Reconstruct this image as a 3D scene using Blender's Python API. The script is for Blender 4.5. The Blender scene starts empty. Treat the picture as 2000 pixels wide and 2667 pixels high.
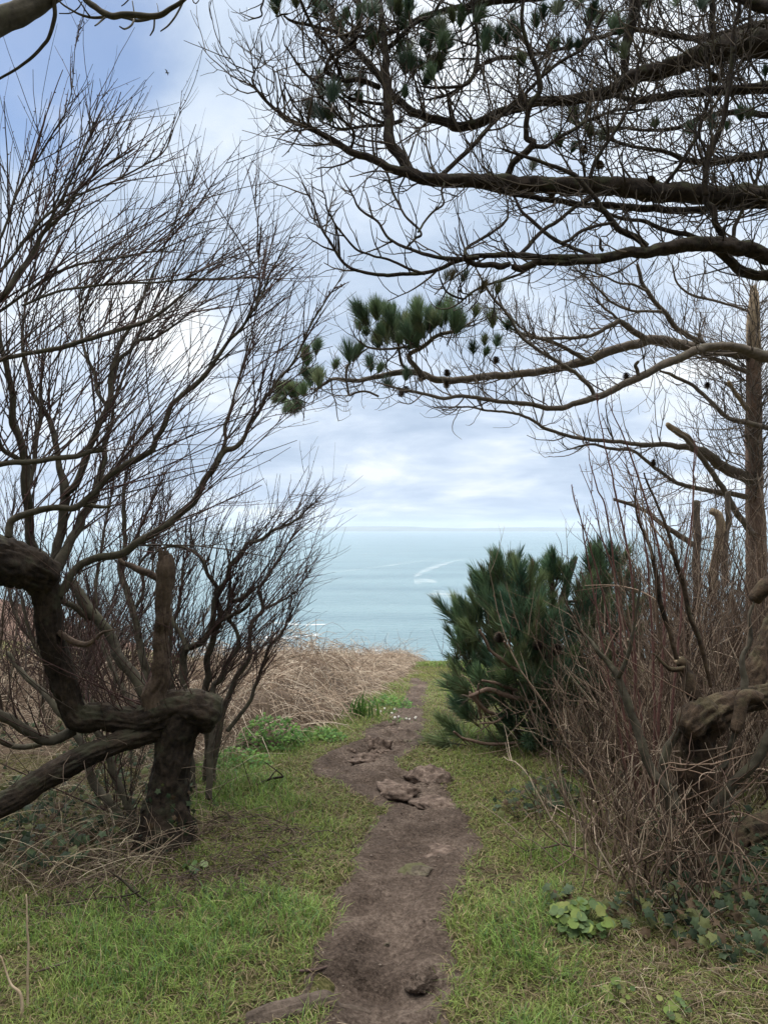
import bpy, math, random
import numpy as np

rng = np.random.default_rng(11)
random.seed(11)
S = bpy.context.scene
COL = S.collection

# ------------------------------------------------------------------ camera, sky, sun, exposure
CAM = np.array([0.0, 0.0, 1.6])
PITCH = math.radians(1.10)
F = 2005.0                                   # focal length in pixels of the 2000 x 2667 photograph
cam = bpy.data.cameras.new('camera')
cam.sensor_fit = 'VERTICAL'
cam.sensor_height = 36.0
cam.lens = 36.0 * F / 2667.0
cam.clip_start = 0.05
cam.clip_end = 60000
camo = bpy.data.objects.new('camera', cam)
camo.location = CAM
camo.rotation_euler = (math.radians(90) + PITCH, 0, 0)
COL.objects.link(camo)
S.camera = camo

SUN_EL, SUN_AZ = 48.0, -38.0                 # degrees; azimuth measured from +Y towards +X
sun = bpy.data.lights.new('sun', 'SUN')
sun.energy = 1.7
sun.angle = math.radians(14)
sun.color = (1.0, 0.95, 0.88)
suno = bpy.data.objects.new('sun', sun)
suno.rotation_euler = (math.radians(90 - SUN_EL), 0, math.radians(180 - SUN_AZ))
suno.location = (0, 0, 40)
COL.objects.link(suno)

W = bpy.data.worlds.new('World')
S.world = W
W.use_nodes = True
nt = W.node_tree
nt.nodes.clear()


class NB:                                    # a small node builder
    def __init__(s, tree): s.t = tree
    def n(s, typ, inp=None, **kw):
        nd = s.t.nodes.new(typ)
        for k, v in kw.items(): setattr(nd, k, v)
        for k, v in (inp or {}).items():
            if isinstance(v, tuple) and len(v) == 2 and hasattr(v[0], 'outputs'):
                s.t.links.new(v[0].outputs[v[1]], nd.inputs[k])
            elif hasattr(v, 'outputs'):
                s.t.links.new(v.outputs[0], nd.inputs[k])
            else:
                nd.inputs[k].default_value = v
        return nd
    def math(s, op, a, b=0.0, clamp=False):
        return s.n('ShaderNodeMath', {0: a, 1: b}, operation=op, use_clamp=clamp)
    def ramp(s, fac, stops, interp='LINEAR'):
        r = s.n('ShaderNodeValToRGB', {'Fac': fac})
        cr = r.color_ramp
        cr.interpolation = interp
        while len(cr.elements) < len(stops): cr.elements.new(0.5)
        for e, (p, c) in zip(cr.elements, stops):
            e.position = p
            e.color = (c[0], c[1], c[2], 1) if isinstance(c, (tuple, list)) else (c, c, c, 1)
        return r
    def maprange(s, v, a, b, c, d, smooth=True):
        return s.n('ShaderNodeMapRange', {0: v, 1: a, 2: b, 3: c, 4: d},
                   interpolation_type='SMOOTHSTEP' if smooth else 'LINEAR')
    def mix(s, fac, a, b):
        m = s.n('ShaderNodeMix', data_type='RGBA')
        for k, v in ((0, fac), (6, a), (7, b)):
            if hasattr(v, 'outputs'): s.t.links.new(v.outputs[2 if v.bl_idname == 'ShaderNodeMix' else 0], m.inputs[k])
            elif isinstance(v, tuple) and len(v) == 3: m.inputs[k].default_value = (*v, 1)
            else: m.inputs[k].default_value = v
        return m


def mo(m): return (m, 2)                     # colour output of a Mix node


b = NB(nt)
tc = b.n('ShaderNodeTexCoord')
sep = b.n('ShaderNodeSeparateXYZ', {0: (tc, 'Generated')})
zc = b.math('ADD', b.math('MAXIMUM', (sep, 2), 0.0), 0.16)
u = b.math('DIVIDE', (sep, 0), zc)
v = b.math('DIVIDE', (sep, 1), zc)
uv = b.n('ShaderNodeCombineXYZ', {0: u, 1: v, 2: 0.37})
n1 = b.n('ShaderNodeTexNoise', {'Vector': uv, 'Scale': 1.15, 'Detail': 9.0, 'Roughness': 0.58, 'Distortion': 0.35})
n2 = b.n('ShaderNodeTexNoise', {'Vector': uv, 'Scale': 2.6, 'Detail': 5.0, 'Roughness': 0.5})
cl = b.math('ADD', b.math('MULTIPLY', n1, 0.75), b.math('MULTIPLY', n2, 0.25))
cc = b.ramp(cl, [(0.37, (0.42, 0.53, 0.69)), (0.46, (0.535, 0.64, 0.795)), (0.53, (0.66, 0.755, 0.89)), (0.64, (0.93, 0.97, 1.01))])
# stratus greyer and dimmer towards the horizon
hz = b.maprange((sep, 2), 0.0, 0.22, 1.0, 0.0)
cc2 = b.mix(b.math('MULTIPLY', hz, 0.28), cc, (0.54, 0.64, 0.79))
# overcast brighter overhead, boosted to light ground; unseen sky behind dimmed to darken trunks
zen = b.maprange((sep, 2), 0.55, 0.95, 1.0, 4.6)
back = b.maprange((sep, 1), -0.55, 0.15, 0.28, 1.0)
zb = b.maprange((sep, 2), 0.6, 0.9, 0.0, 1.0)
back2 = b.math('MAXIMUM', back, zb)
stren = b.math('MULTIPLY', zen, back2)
sky = b.n('ShaderNodeTexSky', sky_type='NISHITA', sun_disc=False, sun_elevation=math.radians(SUN_EL),
          sun_rotation=math.radians(SUN_AZ), air_density=1.0, dust_density=0.2, ozone_density=5.0)
bg_sky = b.n('ShaderNodeBackground', {'Color': sky, 'Strength': 0.10})
cc3 = b.mix(zb, cc2, (0.93, 0.92, 0.88))     # unseen sky overhead whitened to take blue out of the ground light
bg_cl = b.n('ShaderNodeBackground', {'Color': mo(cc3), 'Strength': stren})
# a gap in the cloud high on the left
gap_dir = b.n('ShaderNodeVectorMath', {0: (tc, 'Generated'), 1: (-0.37, 0.76, 0.53)}, operation='DISTANCE')
gap = b.maprange((gap_dir, 'Value'), 0.05, 0.25, 1.0, 0.0)
gapn = b.maprange(b.math('ADD', b.math('MULTIPLY', gap, 0.62), b.math('MULTIPLY', b.math('SUBTRACT', 0.62, cl), 1.7)), 0.30, 0.66, 0.0, 0.85)
gapf = b.math('MULTIPLY', gapn, b.maprange((gap_dir, 'Value'), 0.10, 0.28, 1.0, 0.0))
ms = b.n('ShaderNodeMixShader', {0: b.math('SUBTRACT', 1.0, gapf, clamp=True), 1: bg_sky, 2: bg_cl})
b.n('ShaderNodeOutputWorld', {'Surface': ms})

S.view_settings.view_transform = 'Standard'
S.view_settings.look = 'None'
S.view_settings.exposure = 0.20
S.view_settings.gamma = 1.0
S.cycles.max_bounces = 6
S.cycles.diffuse_bounces = 3
S.cycles.transparent_max_bounces = 8
S.cycles.volume_bounces = 1


# ------------------------------------------------------------------ maths helpers
def ray(px, py):
    rx = (px - 1000.0) / F
    ry = (1333.5 - py) / F
    return np.array([rx, math.cos(PITCH) - math.sin(PITCH) * ry, math.sin(PITCH) + math.cos(PITCH) * ry])


def P(px, py, Y):
    d = ray(px, py)
    return CAM + d * (Y / d[1])


def _hash(ix, iy, iz):
    n = (ix * 374761393 + iy * 668265263 + iz * 2147483647 + 1013904223) & 0xFFFFFFFF
    n = ((n ^ (n >> 13)) * 1274126177) & 0xFFFFFFFF
    n = (n ^ (n >> 16)) & 0xFFFFFFFF
    return n / 4294967295.0


def vnoise(p):                               # value noise in -1..1, p (...,3)
    p = np.asarray(p, float)
    i = np.floor(p).astype(np.int64)
    f = p - i
    f = f * f * (3 - 2 * f)
    r = 0
    for dx in (0, 1):
        for dy in (0, 1):
            for dz in (0, 1):
                w = (f[..., 0] if dx else 1 - f[..., 0]) * (f[..., 1] if dy else 1 - f[..., 1]) * (f[..., 2] if dz else 1 - f[..., 2])
                r = r + w * _hash(i[..., 0] + dx, i[..., 1] + dy, i[..., 2] + dz)
    return r * 2 - 1


def fbm(p, oct=4, rough=0.5):
    p = np.asarray(p, float)
    a, s, t = 1.0, 0, 0
    for k in range(oct):
        s = s + a * vnoise(p * (2 ** k) + k * 17.3)
        t += a
        a *= rough
    return s / t


def sstep(a, b_, x):
    t = np.clip((np.asarray(x, float) - a) / (b_ - a), 0, 1)
    return t * t * (3 - 2 * t)


def norm(v_):
    return v_ / np.maximum(np.linalg.norm(v_, axis=-1, keepdims=True), 1e-9)


def smooth_line(pts, sub):                   # Catmull-Rom through rows of pts (any width)
    p = np.asarray(pts, float)
    if len(p) < 3:
        t = np.linspace(0, 1, sub * (len(p) - 1) + 1)[:, None]
        return p[0] * (1 - t) + p[-1] * t
    q = np.vstack([2 * p[0] - p[1], p, 2 * p[-1] - p[-2]])
    out = []
    for k in range(1, len(q) - 2):
        t = (np.arange(sub) / sub)[:, None]
        a, b_, c, d = q[k - 1], q[k], q[k + 1], q[k + 2]
        out.append(0.5 * (2 * b_ + (c - a) * t + (2 * a - 5 * b_ + 4 * c - d) * t ** 2 + (3 * b_ - a - 3 * c + d) * t ** 3))
    out.append(p[-1:])
    return np.vstack(out)


# ------------------------------------------------------------------ mesh helpers
def mesh_from(name, V, faces, mat, parent=None, col=None, smooth=True):
    """V (N,3); faces: list of int arrays (M,k)."""
    V = np.asarray(V, np.float32)
    me = bpy.data.meshes.new(name)
    me.vertices.add(len(V))
    me.vertices.foreach_set('co', V.ravel())
    faces = [np.asarray(f, np.int32) for f in faces if len(f)]
    loops = np.concatenate([f.ravel() for f in faces])
    tot = np.concatenate([np.full(len(f), f.shape[1], np.int32) for f in faces])
    start = np.concatenate([[0], np.cumsum(tot)[:-1]]).astype(np.int32)
    me.loops.add(len(loops))
    me.loops.foreach_set('vertex_index', loops)
    me.polygons.add(len(tot))
    me.polygons.foreach_set('loop_start', start)
    try: me.polygons.foreach_set('loop_total', tot)
    except Exception: pass
    me.polygons.foreach_set('use_smooth', np.full(len(tot), smooth, bool))
    if col is not None:
        ca = me.color_attributes.new('Col', 'FLOAT_COLOR', 'POINT')
        c4 = np.ones((len(V), 4), np.float32)
        c4[:, :3] = col
        ca.data.foreach_set('color', c4.ravel())
    me.update(calc_edges=True)
    me.validate()
    if mat: me.materials.append(mat)
    o = bpy.data.objects.new(name, me)
    COL.objects.link(o)
    if parent:
        o.parent = parent
        o.matrix_parent_inverse = parent.matrix_world.inverted() if False else o.matrix_parent_inverse
        me.transform(__import__('mathutils').Matrix.Translation(-parent.location))
    return o


class Geo:                                   # collects vertices and faces of one mesh
    def __init__(s): s.v, s.q, s.t, s.c, s.n = [], [], [], [], 0
    def add(s, v_, quads=None, tris=None, col=None):
        v_ = np.asarray(v_, float).reshape(-1, 3)
        s.v.append(v_)
        if quads is not None and len(quads): s.q.append(np.asarray(quads).reshape(-1, 4) + s.n)
        if tris is not None and len(tris): s.t.append(np.asarray(tris).reshape(-1, 3) + s.n)
        if col is not None: s.c.append(np.broadcast_to(np.asarray(col, float), v_.shape))
        s.n += len(v_)
    def build(s, name, mat, parent=None, smooth=True):
        if not s.n: return None
        f = []
        if s.q: f.append(np.vstack(s.q))
        if s.t: f.append(np.vstack(s.t))
        return mesh_from(name, np.vstack(s.v), f, mat, parent, np.vstack(s.c) if s.c else None, smooth)


def tubes(g, pts, rad, k=4, col=None, cap=True):
    """pts (M,n,3), rad (M,n): M tubes of k sides each; col (M,3) or None."""
    pts = np.asarray(pts, float); rad = np.asarray(rad, float)
    M, n = rad.shape
    if M == 0: return
    t = np.gradient(pts, axis=1)
    t = norm(t)
    mean = norm(pts[:, -1] - pts[:, 0])
    ref = np.where(np.abs(mean[:, 2:3]) < 0.75, np.array([[0, 0, 1.0]]), np.array([[1.0, 0, 0]]))
    uu = norm(np.cross(t, ref[:, None, :]))
    ww = np.cross(t, uu)
    a = np.arange(k) * 2 * math.pi / k
    ring = pts[:, :, None, :] + rad[:, :, None, None] * (uu[:, :, None, :] * np.cos(a)[None, None, :, None] + ww[:, :, None, :] * np.sin(a)[None, None, :, None])
    i0 = (np.arange(n - 1)[:, None] * k + np.arange(k)[None, :])
    i1 = (np.arange(n - 1)[:, None] * k + (np.arange(k)[None, :] + 1) % k)
    q = np.stack([i0, i1, i1 + k, i0 + k], -1).reshape(-1, 4)
    Q = (q[None] + (np.arange(M) * n * k)[:, None, None]).reshape(-1, 4)
    T = None
    if cap and k in (3, 4):
        pass
    c = None
    if col is not None:
        c = np.repeat(np.asarray(col, float), n * k, axis=0)
    g.add(ring.reshape(-1, 3), Q, None, c)


def limb(g, pts, rad, k=14, bark=0.10, bs=1.0, lump=0.12, seed=0.0, capend=True, ridge=3.0):
    """A thick bark-covered limb: one tube with ridged, lumpy bark."""
    pts = np.asarray(pts, float); rad = np.asarray(rad, float)
    n = len(pts)
    t = norm(np.gradient(pts, axis=0))
    # parallel transport frame
    ref = np.array([0, 0, 1.0]) if abs(t[0][2]) < 0.8 else np.array([1.0, 0, 0])
    uu = [norm(np.cross(t[0], ref))]
    for i in range(1, n):
        w = uu[-1] - t[i] * np.dot(uu[-1], t[i])
        uu.append(norm(w))
    uu = np.array(uu)
    ww = np.cross(t, uu)
    s = np.concatenate([[0], np.cumsum(np.linalg.norm(np.diff(pts, axis=0), axis=1))])
    a = np.arange(k) * 2 * math.pi / k
    ca, sa = np.cos(a), np.sin(a)
    q = np.stack([ca[None, :] * ridge + 0 * s[:, None], sa[None, :] * ridge + 0 * s[:, None], s[:, None] * 8.0 / bs + 0 * ca[None, :]], -1) + seed
    rid = 1 - 2 * np.abs(fbm(q, 3, 0.55))
    q2 = np.stack([ca[None, :] * 0.9 + 0 * s[:, None], sa[None, :] * 0.9 + 0 * s[:, None], s[:, None] * 6.0 + 0 * ca[None, :]], -1) + seed + 9
    lmp = fbm(q2, 2)
    q4 = np.stack([ca[None, :] * ridge * 2.2 + 0 * s[:, None], sa[None, :] * ridge * 2.2 + 0 * s[:, None], s[:, None] * 26.0 + 0 * ca[None, :]], -1) + seed + 31
    rid = rid * 0.75 + 0.45 * fbm(q4, 2)
    R = rad[:, None] * (1 + bark * (rid - 0.4) + lump * lmp)
    ring = pts[:, None, :] + R[..., None] * (uu[:, None, :] * ca[None, :, None] + ww[:, None, :] * sa[None, :, None])
    V = ring.reshape(-1, 3)
    i0 = (np.arange(n - 1)[:, None] * k + np.arange(k)[None, :])
    i1 = (np.arange(n - 1)[:, None] * k + (np.arange(k)[None, :] + 1) % k)
    Q = np.stack([i0, i1, i1 + k, i0 + k], -1).reshape(-1, 4)
    T = []
    if capend:
        V = np.vstack([V, pts[:1] - t[:1] * rad[0] * 0.35, pts[-1:] + t[-1:] * rad[-1] * 0.35])
        for j in range(k):
            T.append((n * k, (j + 1) % k, j))
            T.append((n * k + 1, (n - 1) * k + j, (n - 1) * k + (j + 1) % k))
    g.add(V, Q, np.array(T) if T else None)


def trace(pts, Y0, Y1, sub=5, wig=0.0, seed=0.0):
    """[(px,py,r_px),...] with depth Y0 -> Y1 along it -> world points and radii in metres."""
    a = np.asarray(pts, float)
    L = np.concatenate([[0], np.cumsum(np.linalg.norm(np.diff(a[:, :2], axis=0), axis=1))])
    f = L / max(L[-1], 1e-6)
    Y = Y0 + (Y1 - Y0) * f
    w = np.array([P(x, y, yy) for (x, y, _), yy in zip(a, Y)])
    r = a[:, 2] * Y / F
    q = smooth_line(np.column_stack([w, r]), sub)
    p3 = q[:, :3]
    if wig:
        s = np.linspace(0, 1, len(p3)) * len(a)
        p3 = p3 + wig * np.stack([vnoise(np.stack([s * 0.9, s * 0 + j * 7.7, s * 0 + seed], -1)) for j in range(3)], -1)
    return p3, np.maximum(q[:, 3], 0.0006)


def grow(p0, d0, L, r0, n, trop=(0, 0, 0), tw=0.0, wob=0.1, rend=0.35, grav=0.0):
    """M curved shoots, n points each. trop (3,) or (M,3)."""
    M = len(p0)
    pts = np.zeros((M, n, 3))
    pts[:, 0] = p0
    d = norm(np.asarray(d0, float))
    st = (np.asarray(L) / (n - 1))[:, None]
    tr = np.broadcast_to(np.asarray(trop, float), (M, 3))
    for i in range(1, n):
        d = norm(d + tw * tr / (n - 1) + rng.normal(0, wob, (M, 3)) / math.sqrt(n - 1) + np.array([0, 0, -grav]) / (n - 1))
        pts[:, i] = pts[:, i - 1] + d * st
    f = np.linspace(0, 1, n)
    rad = np.asarray(r0)[:, None] * (1 - (1 - rend) * f)[None, :]
    return pts, rad


def sample(polys, dens, t0=0.0, t1=1.0):
    """Random points along polylines: list of (pts (n,3), rad (n,)). -> pos, tangent, radius, remaining fraction"""
    ps, ts, rs, fr = [], [], [], []
    for pts, rad in polys:
        seg = np.linalg.norm(np.diff(pts, axis=0), axis=1)
        cs = np.concatenate([[0], np.cumsum(seg)])
        tot = cs[-1]
        m = rng.poisson(dens * tot * (t1 - t0))
        if m == 0: continue
        u_ = (t0 + (t1 - t0) * rng.random(m)) * tot
        i = np.clip(np.searchsorted(cs, u_) - 1, 0, len(seg) - 1)
        f = ((u_ - cs[i]) / np.maximum(seg[i], 1e-6))[:, None]
        ps.append(pts[i] * (1 - f) + pts[i + 1] * f)
        ts.append(norm(pts[i + 1] - pts[i]))
        rs.append(rad[i])
        fr.append(u_ / tot)
    if not ps: return np.zeros((0, 3)), np.zeros((0, 3)), np.zeros(0), np.zeros(0)
    return np.vstack(ps), np.vstack(ts), np.concatenate(rs), np.concatenate(fr)


def side_dirs(t, ang, bias=None, bw=0.0):
    """directions leaving tangent t at about ang radians, in random azimuth, pulled towards bias"""
    M = len(t)
    r_ = rng.normal(0, 1, (M, 3))
    if bias is not None: r_ = r_ + np.asarray(bias) * bw
    per = norm(r_ - t * np.sum(r_ * t, -1, keepdims=True))
    ang = np.asarray(ang)[:, None] if np.ndim(ang) else ang
    return norm(t * np.cos(ang) + per * np.sin(ang))


def as_polys(pts, rad): return [(pts[i], rad[i]) for i in range(len(pts))]


# ------------------------------------------------------------------ tagging
def empty(name, loc, label, cat, group=None):
    o = bpy.data.objects.new(name, None)
    o.empty_display_size = 0.1
    o.location = loc
    COL.objects.link(o)
    return tag(o, label, cat, group)


def tag(o, label, cat, group=None, kind=None):
    if label: o['label'] = label
    if cat: o['category'] = cat
    if group: o['group'] = group
    if kind: o['kind'] = kind
    return o


# ------------------------------------------------------------------ materials
def new_mat(name):
    m = bpy.data.materials.new(name)
    m.use_nodes = True
    m.node_tree.nodes.clear()
    return m, NB(m.node_tree)


def finish(b_, bsdf, disp=None):
    out = b_.n('ShaderNodeOutputMaterial', {'Surface': bsdf})


def bark_mat(name, c0, c1, moss=None, mossamt=0.0, scale=30.0, bump=0.6, stretch=0.25, rough=0.9, dist=0.01):
    m, b_ = new_mat(name)
    g_ = b_.n('ShaderNodeNewGeometry')
    n_ = b_.n('ShaderNodeTexNoise', {'Vector': (g_, 'Position'), 'Scale': scale, 'Detail': 6.0, 'Roughness': 0.65})
    nb_ = b_.n('ShaderNodeTexNoise', {'Vector': (g_, 'Position'), 'Scale': scale * 0.17, 'Detail': 3.0})
    f = b_.math('ADD', b_.math('MULTIPLY', n_, 0.65), b_.math('MULTIPLY', nb_, 0.35))
    c = b_.ramp(f, [(0.36, c0), (0.62, c1)])
    out = c
    if moss:
        nm = b_.n('ShaderNodeTexNoise', {'Vector': (g_, 'Position'), 'Scale': 9.0, 'Detail': 5.0, 'Roughness': 0.6})
        sp = b_.n('ShaderNodeSeparateXYZ', {0: (g_, 'Normal')})
        f2 = b_.math('ADD', nm, b_.math('MULTIPLY', (sp, 2), 0.10))
        mm = b_.maprange(f2, 0.52, 0.66, 0.0, mossamt)
        mx = b_.mix(mm, c, moss)
        out = mx
    bp = b_.n('ShaderNodeBump', {'Strength': bump, 'Distance': dist, 'Height': f})
    p = b_.n('ShaderNodeBsdfPrincipled', {'Base Color': mo(out) if moss else out, 'Roughness': rough, 'Specular IOR Level': 0.25, 'Normal': bp})
    finish(b_, p)
    return m


def attr_mat(name, rough=0.6, spec=0.3, trans=0.0, var=0.0):
    m, b_ = new_mat(name)
    a_ = b_.n('ShaderNodeVertexColor', layer_name='Col')
    p = b_.n('ShaderNodeBsdfPrincipled', {'Base Color': a_, 'Roughness': rough, 'Specular IOR Level': spec})
    s_ = p
    if trans:
        tl = b_.n('ShaderNodeBsdfTranslucent', {'Color': a_})
        s_ = b_.n('ShaderNodeMixShader', {0: trans, 1: p, 2: tl})
    finish(b_, s_)
    return m


M_ATTR = attr_mat('stems_and_blades', 0.75, 0.2)
M_LEAF = attr_mat('leaf', 0.6, 0.18, 0.25)
M_GRASS = attr_mat('grass_blade', 0.65, 0.3, 0.3)
M_NEEDLE = attr_mat('pine_needle', 0.5, 0.4, 0.22)
M_WILLOW = bark_mat('willow_bark', (0.007, 0.005, 0.004), (0.046, 0.032, 0.022), (0.05, 0.052, 0.03), 0.55, 38, 0.9, dist=0.012)
M_WBRANCH = bark_mat('willow_branch_bark', (0.036, 0.031, 0.022), (0.088, 0.075, 0.054), (0.07, 0.07, 0.038), 0.4, 34, 0.6)
M_WDEAD = bark_mat('dead_wood', (0.045, 0.03, 0.022), (0.12, 0.085, 0.06), None, 0, 45, 0.9)
M_PINE = bark_mat('pine_bark', (0.012, 0.009, 0.008), (0.055, 0.040, 0.030), (0.07, 0.075, 0.038), 0.6, 45, 1.0, dist=0.012)
M_SNAG = bark_mat('snag_pine_bark', (0.10, 0.082, 0.066), (0.19, 0.155, 0.125), (0.12, 0.12, 0.08), 0.35, 40, 0.7)
M_RED = bark_mat('snag_trunk_bark', (0.12, 0.078, 0.058), (0.24, 0.165, 0.125), None, 0, 50, 0.9)
M_PALE = bark_mat('bare_wood', (0.26, 0.19, 0.12), (0.42, 0.33, 0.23), None, 0, 40, 0.4)
M_GNARL = bark_mat('gnarled_bark', (0.010, 0.007, 0.005), (0.088, 0.058, 0.037), (0.11, 0.10, 0.05), 0.3, 26, 1.0, dist=0.02)

# ------------------------------------------------------------------ terrain
_PY = np.array([-60, 0, 5.2, 6.8, 8.5, 11, 14, 15.5, 17, 19, 22, 30, 45, 80, 115, 150, 400])
_PZ = np.array([1.5, 0, 0, -0.08, -0.28, -0.58, -0.83, -1.15, -1.8, -3.0, -5.5, -15, -32, -55, -66, -70, -72])


def terr0(x, y):
    """lie of the land without the path hollow"""
    x = np.asarray(x, float); y = np.asarray(y, float)
    ye = y + 0.45 * np.clip(x + 2.5, -14, 0) * sstep(6, 14, y) - 0.0
    z = 0
    for dy, w in ((-0.7, 0.25), (0, 0.5), (0.7, 0.25)):
        z = z + w * np.interp(ye + dy, _PY, _PZ)
    z = z + 0.16 * sstep(1.0, 2.6, x) * sstep(9, 5, y) + 0.10 * sstep(-1.3, -2.6, x) * sstep(9, 5, y)
    p = np.stack([x, y, 0 * x], -1)
    return z + 0.05 * fbm(p * 0.9 + 3.1, 3) + 0.018 * fbm(p * 4.2 + 8.0, 2)


def ground_hit(px, py):
    d = ray(px, py)
    ys = np.linspace(1.6, 40, 4000)
    t = ys / d[1]
    pts = CAM[None] + d[None] * t[:, None]
    below = pts[:, 2] < terr0(pts[:, 0], pts[:, 1])
    i = int(np.argmax(below)) if below.any() else len(ys) - 1
    return pts[i]


_EL = [(820, 2720), (838, 2640), (845, 2500), (889, 2400), (924, 2300), (968, 2200), (996, 2150), (1000, 2108), (896, 2060),
       (838, 2016), (825, 1984), (842, 1965), (896, 1943), (934, 1928), (972, 1896), (1020, 1872), (1038, 1840), (1053, 1815), (1074, 1789)]
_ER = [(1140, 2720), (1145, 2640), (1185, 2500), (1176, 2400), (1204, 2300), (1226, 2200), (1212, 2150), (1186, 2108), (1150, 2060),
       (1140, 2028), (1040, 2000), (1034, 1978), (1066, 1953), (1100, 1928), (1106, 1896), (1102, 1872), (1096, 1840), (1110, 1815), (1112, 1789)]


def _edge(lst, grow_=0.0):
    h = np.array([ground_hit(e[0] + grow_ * sstep(2080, 2250, e[1]), e[1]) for e in lst])
    o = np.argsort(h[:, 1])
    return h[o]


EL, ER = _edge(_EL, -22.0), _edge(_ER, 18.0)
PYMIN, PYMAX = -1.0, max(EL[-1, 1], ER[-1, 1]) + 1.2


def path_edges(y):
    xl = np.interp(y, EL[:, 1], EL[:, 0]); xr = np.interp(y, ER[:, 1], ER[:, 0])
    return xl, xr


def path_in(x, y):
    """signed depth inside the path in metres (negative outside)"""
    xl, xr = path_edges(y)
    d = np.minimum(x - xl, xr - x)
    d = np.minimum(d, PYMAX - y)
    p = np.stack([x, y, 0 * x], -1)
    return d + 0.085 * fbm(p * 4.5, 3) + 0.025 * vnoise(p * 21.0)


def terr(x, y):
    return terr0(x, y) - 0.16 * sstep(0.02, 0.20, path_in(x, y))


def zground(x, y):
    return float(terr0(np.array([x]), np.array([y]))[0])


def GP(px, py):
    """point on the ground seen at a pixel"""
    h = ground_hit(px, py)
    return np.array([h[0], h[1], zground(h[0], h[1])])


gx = np.concatenate([-np.geomspace(150, 5.2, 46), np.arange(-5, 5.01, 0.07), np.geomspace(5.2, 150, 46)])
gy = np.concatenate([-np.geomspace(60, 1.1, 20), np.arange(-1, 12, 0.07), np.arange(12, 24, 0.2), np.geomspace(24, 150, 40)])
X, Y_ = np.meshgrid(gx, gy, indexing='xy')
Z = terr(X, Y_)
nx, ny = len(gx), len(gy)
ii = (np.arange(ny - 1)[:, None] * nx + np.arange(nx - 1)[None, :]).ravel()
Q = np.stack([ii, ii + 1, ii + 1 + nx, ii + nx], -1)

m, b = new_mat('turf_soil')
g_ = b.n('ShaderNodeNewGeometry')
na = b.n('ShaderNodeTexNoise', {'Vector': (g_, 'Position'), 'Scale': 1.6, 'Detail': 6.0, 'Roughness': 0.62})
nb_ = b.n('ShaderNodeTexNoise', {'Vector': (g_, 'Position'), 'Scale': 38.0, 'Detail': 6.0, 'Roughness': 0.7})
ca = b.ramp(nb_, [(0.36, (0.030, 0.026, 0.012)), (0.50, (0.085, 0.082, 0.030)), (0.62, (0.18, 0.155, 0.07))])
cb = b.ramp(nb_, [(0.36, (0.030, 0.020, 0.014)), (0.6, (0.13, 0.092, 0.062))])
mx = b.mix(b.maprange(na, 0.50, 0.68, 0.0, 0.8), ca, cb)
bp = b.n('ShaderNodeBump', {'Strength': 1.0, 'Distance': 0.035, 'Height': nb_})
finish(b, b.n('ShaderNodeBsdfPrincipled', {'Base Color': mo(mx), 'Roughness': 0.95, 'Specular IOR Level': 0.1, 'Normal': bp}))
M_GROUND = m
ground = mesh_from('ground', np.stack([X, Y_, Z], -1).reshape(-1, 3), [Q], M_GROUND)
tag(ground, 'grassy cliff top ground falling away to the sea', 'ground', kind='structure')

# the trodden earth path
py_ = np.concatenate([np.arange(PYMIN, 6.5, 0.022), np.arange(6.5, PYMAX + 0.1, 0.035)])
us = np.linspace(-0.22, 1.22, 56)
xl, xr = path_edges(py_)
PX = xl[:, None] + (xr - xl)[:, None] * us[None, :]
PYY = py_[:, None] + 0 * us[None, :]
din = path_in(PX, PYY)
pp = np.stack([PX, PYY, 0 * PX], -1)
hollow = 0.035 * sstep(0.03, 0.25, din)
rough_zone = np.exp(-((PYY - 6.3) / 1.4) ** 2)
lump = 0.036 * fbm(pp * 6.0 + 2, 4) + 0.016 * (1 - 2 * np.abs(fbm(pp * 14 + 5, 3))) + rough_zone * 0.05 * np.abs(fbm(pp * 5.0 + 21, 4))
step = 0.05 * sstep(2.72, 2.80, PYY + 0.10 * PX + 0.04 * fbm(pp * 4, 2)) - 0.05
PZ = terr0(PX, PYY) + 0.006 - hollow + lump * sstep(0.0, 0.1, din) + np.clip(din * 0.6, -0.09, 0.0) + step * sstep(0.0, 0.1, din) * (PYY < 4) * 1.0
n0, n1_ = PX.shape
ii = (np.arange(n0 - 1)[:, None] * n1_ + np.arange(n1_ - 1)[None, :]).ravel()
Q = np.stack([ii, ii + 1, ii + 1 + n1_, ii + n1_], -1)
m, b = new_mat('trodden_earth')
g_ = b.n('ShaderNodeNewGeometry')
na = b.n('ShaderNodeTexNoise', {'Vector': (g_, 'Position'), 'Scale': 3.0, 'Detail': 8.0, 'Roughness': 0.72})
nb_ = b.n('ShaderNodeTexNoise', {'Vector': (g_, 'Position'), 'Scale': 55.0, 'Detail': 7.0, 'Roughness': 0.72})
nc = b.n('ShaderNodeTexVoronoi', {'Vector': (g_, 'Position'), 'Scale': 70.0, 'Randomness': 1.0})
f = b.math('ADD', b.math('MULTIPLY', na, 0.5), b.math('MULTIPLY', nb_, 0.5))
c1 = b.ramp(f, [(0.38, (0.034, 0.024, 0.018)), (0.5, (0.090, 0.066, 0.052)), (0.61, (0.18, 0.138, 0.110))])
grit = b.maprange((nc, 'Distance'), 0.06, 0.16, 0.35, 0.0)
mx = b.mix(grit, c1, (0.23, 0.185, 0.15))
hgt = b.math('ADD', nb_, b.math('MULTIPLY', (nc, 'Distance'), -0.5))
bp = b.n('ShaderNodeBump', {'Strength': 0.9, 'Distance': 0.018, 'Height': hgt})
finish(b, b.n('ShaderNodeBsdfPrincipled', {'Base Color': mo(mx), 'Roughness': 0.95, 'Specular IOR Level': 0.12, 'Normal': bp}))
M_EARTH = m
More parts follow.
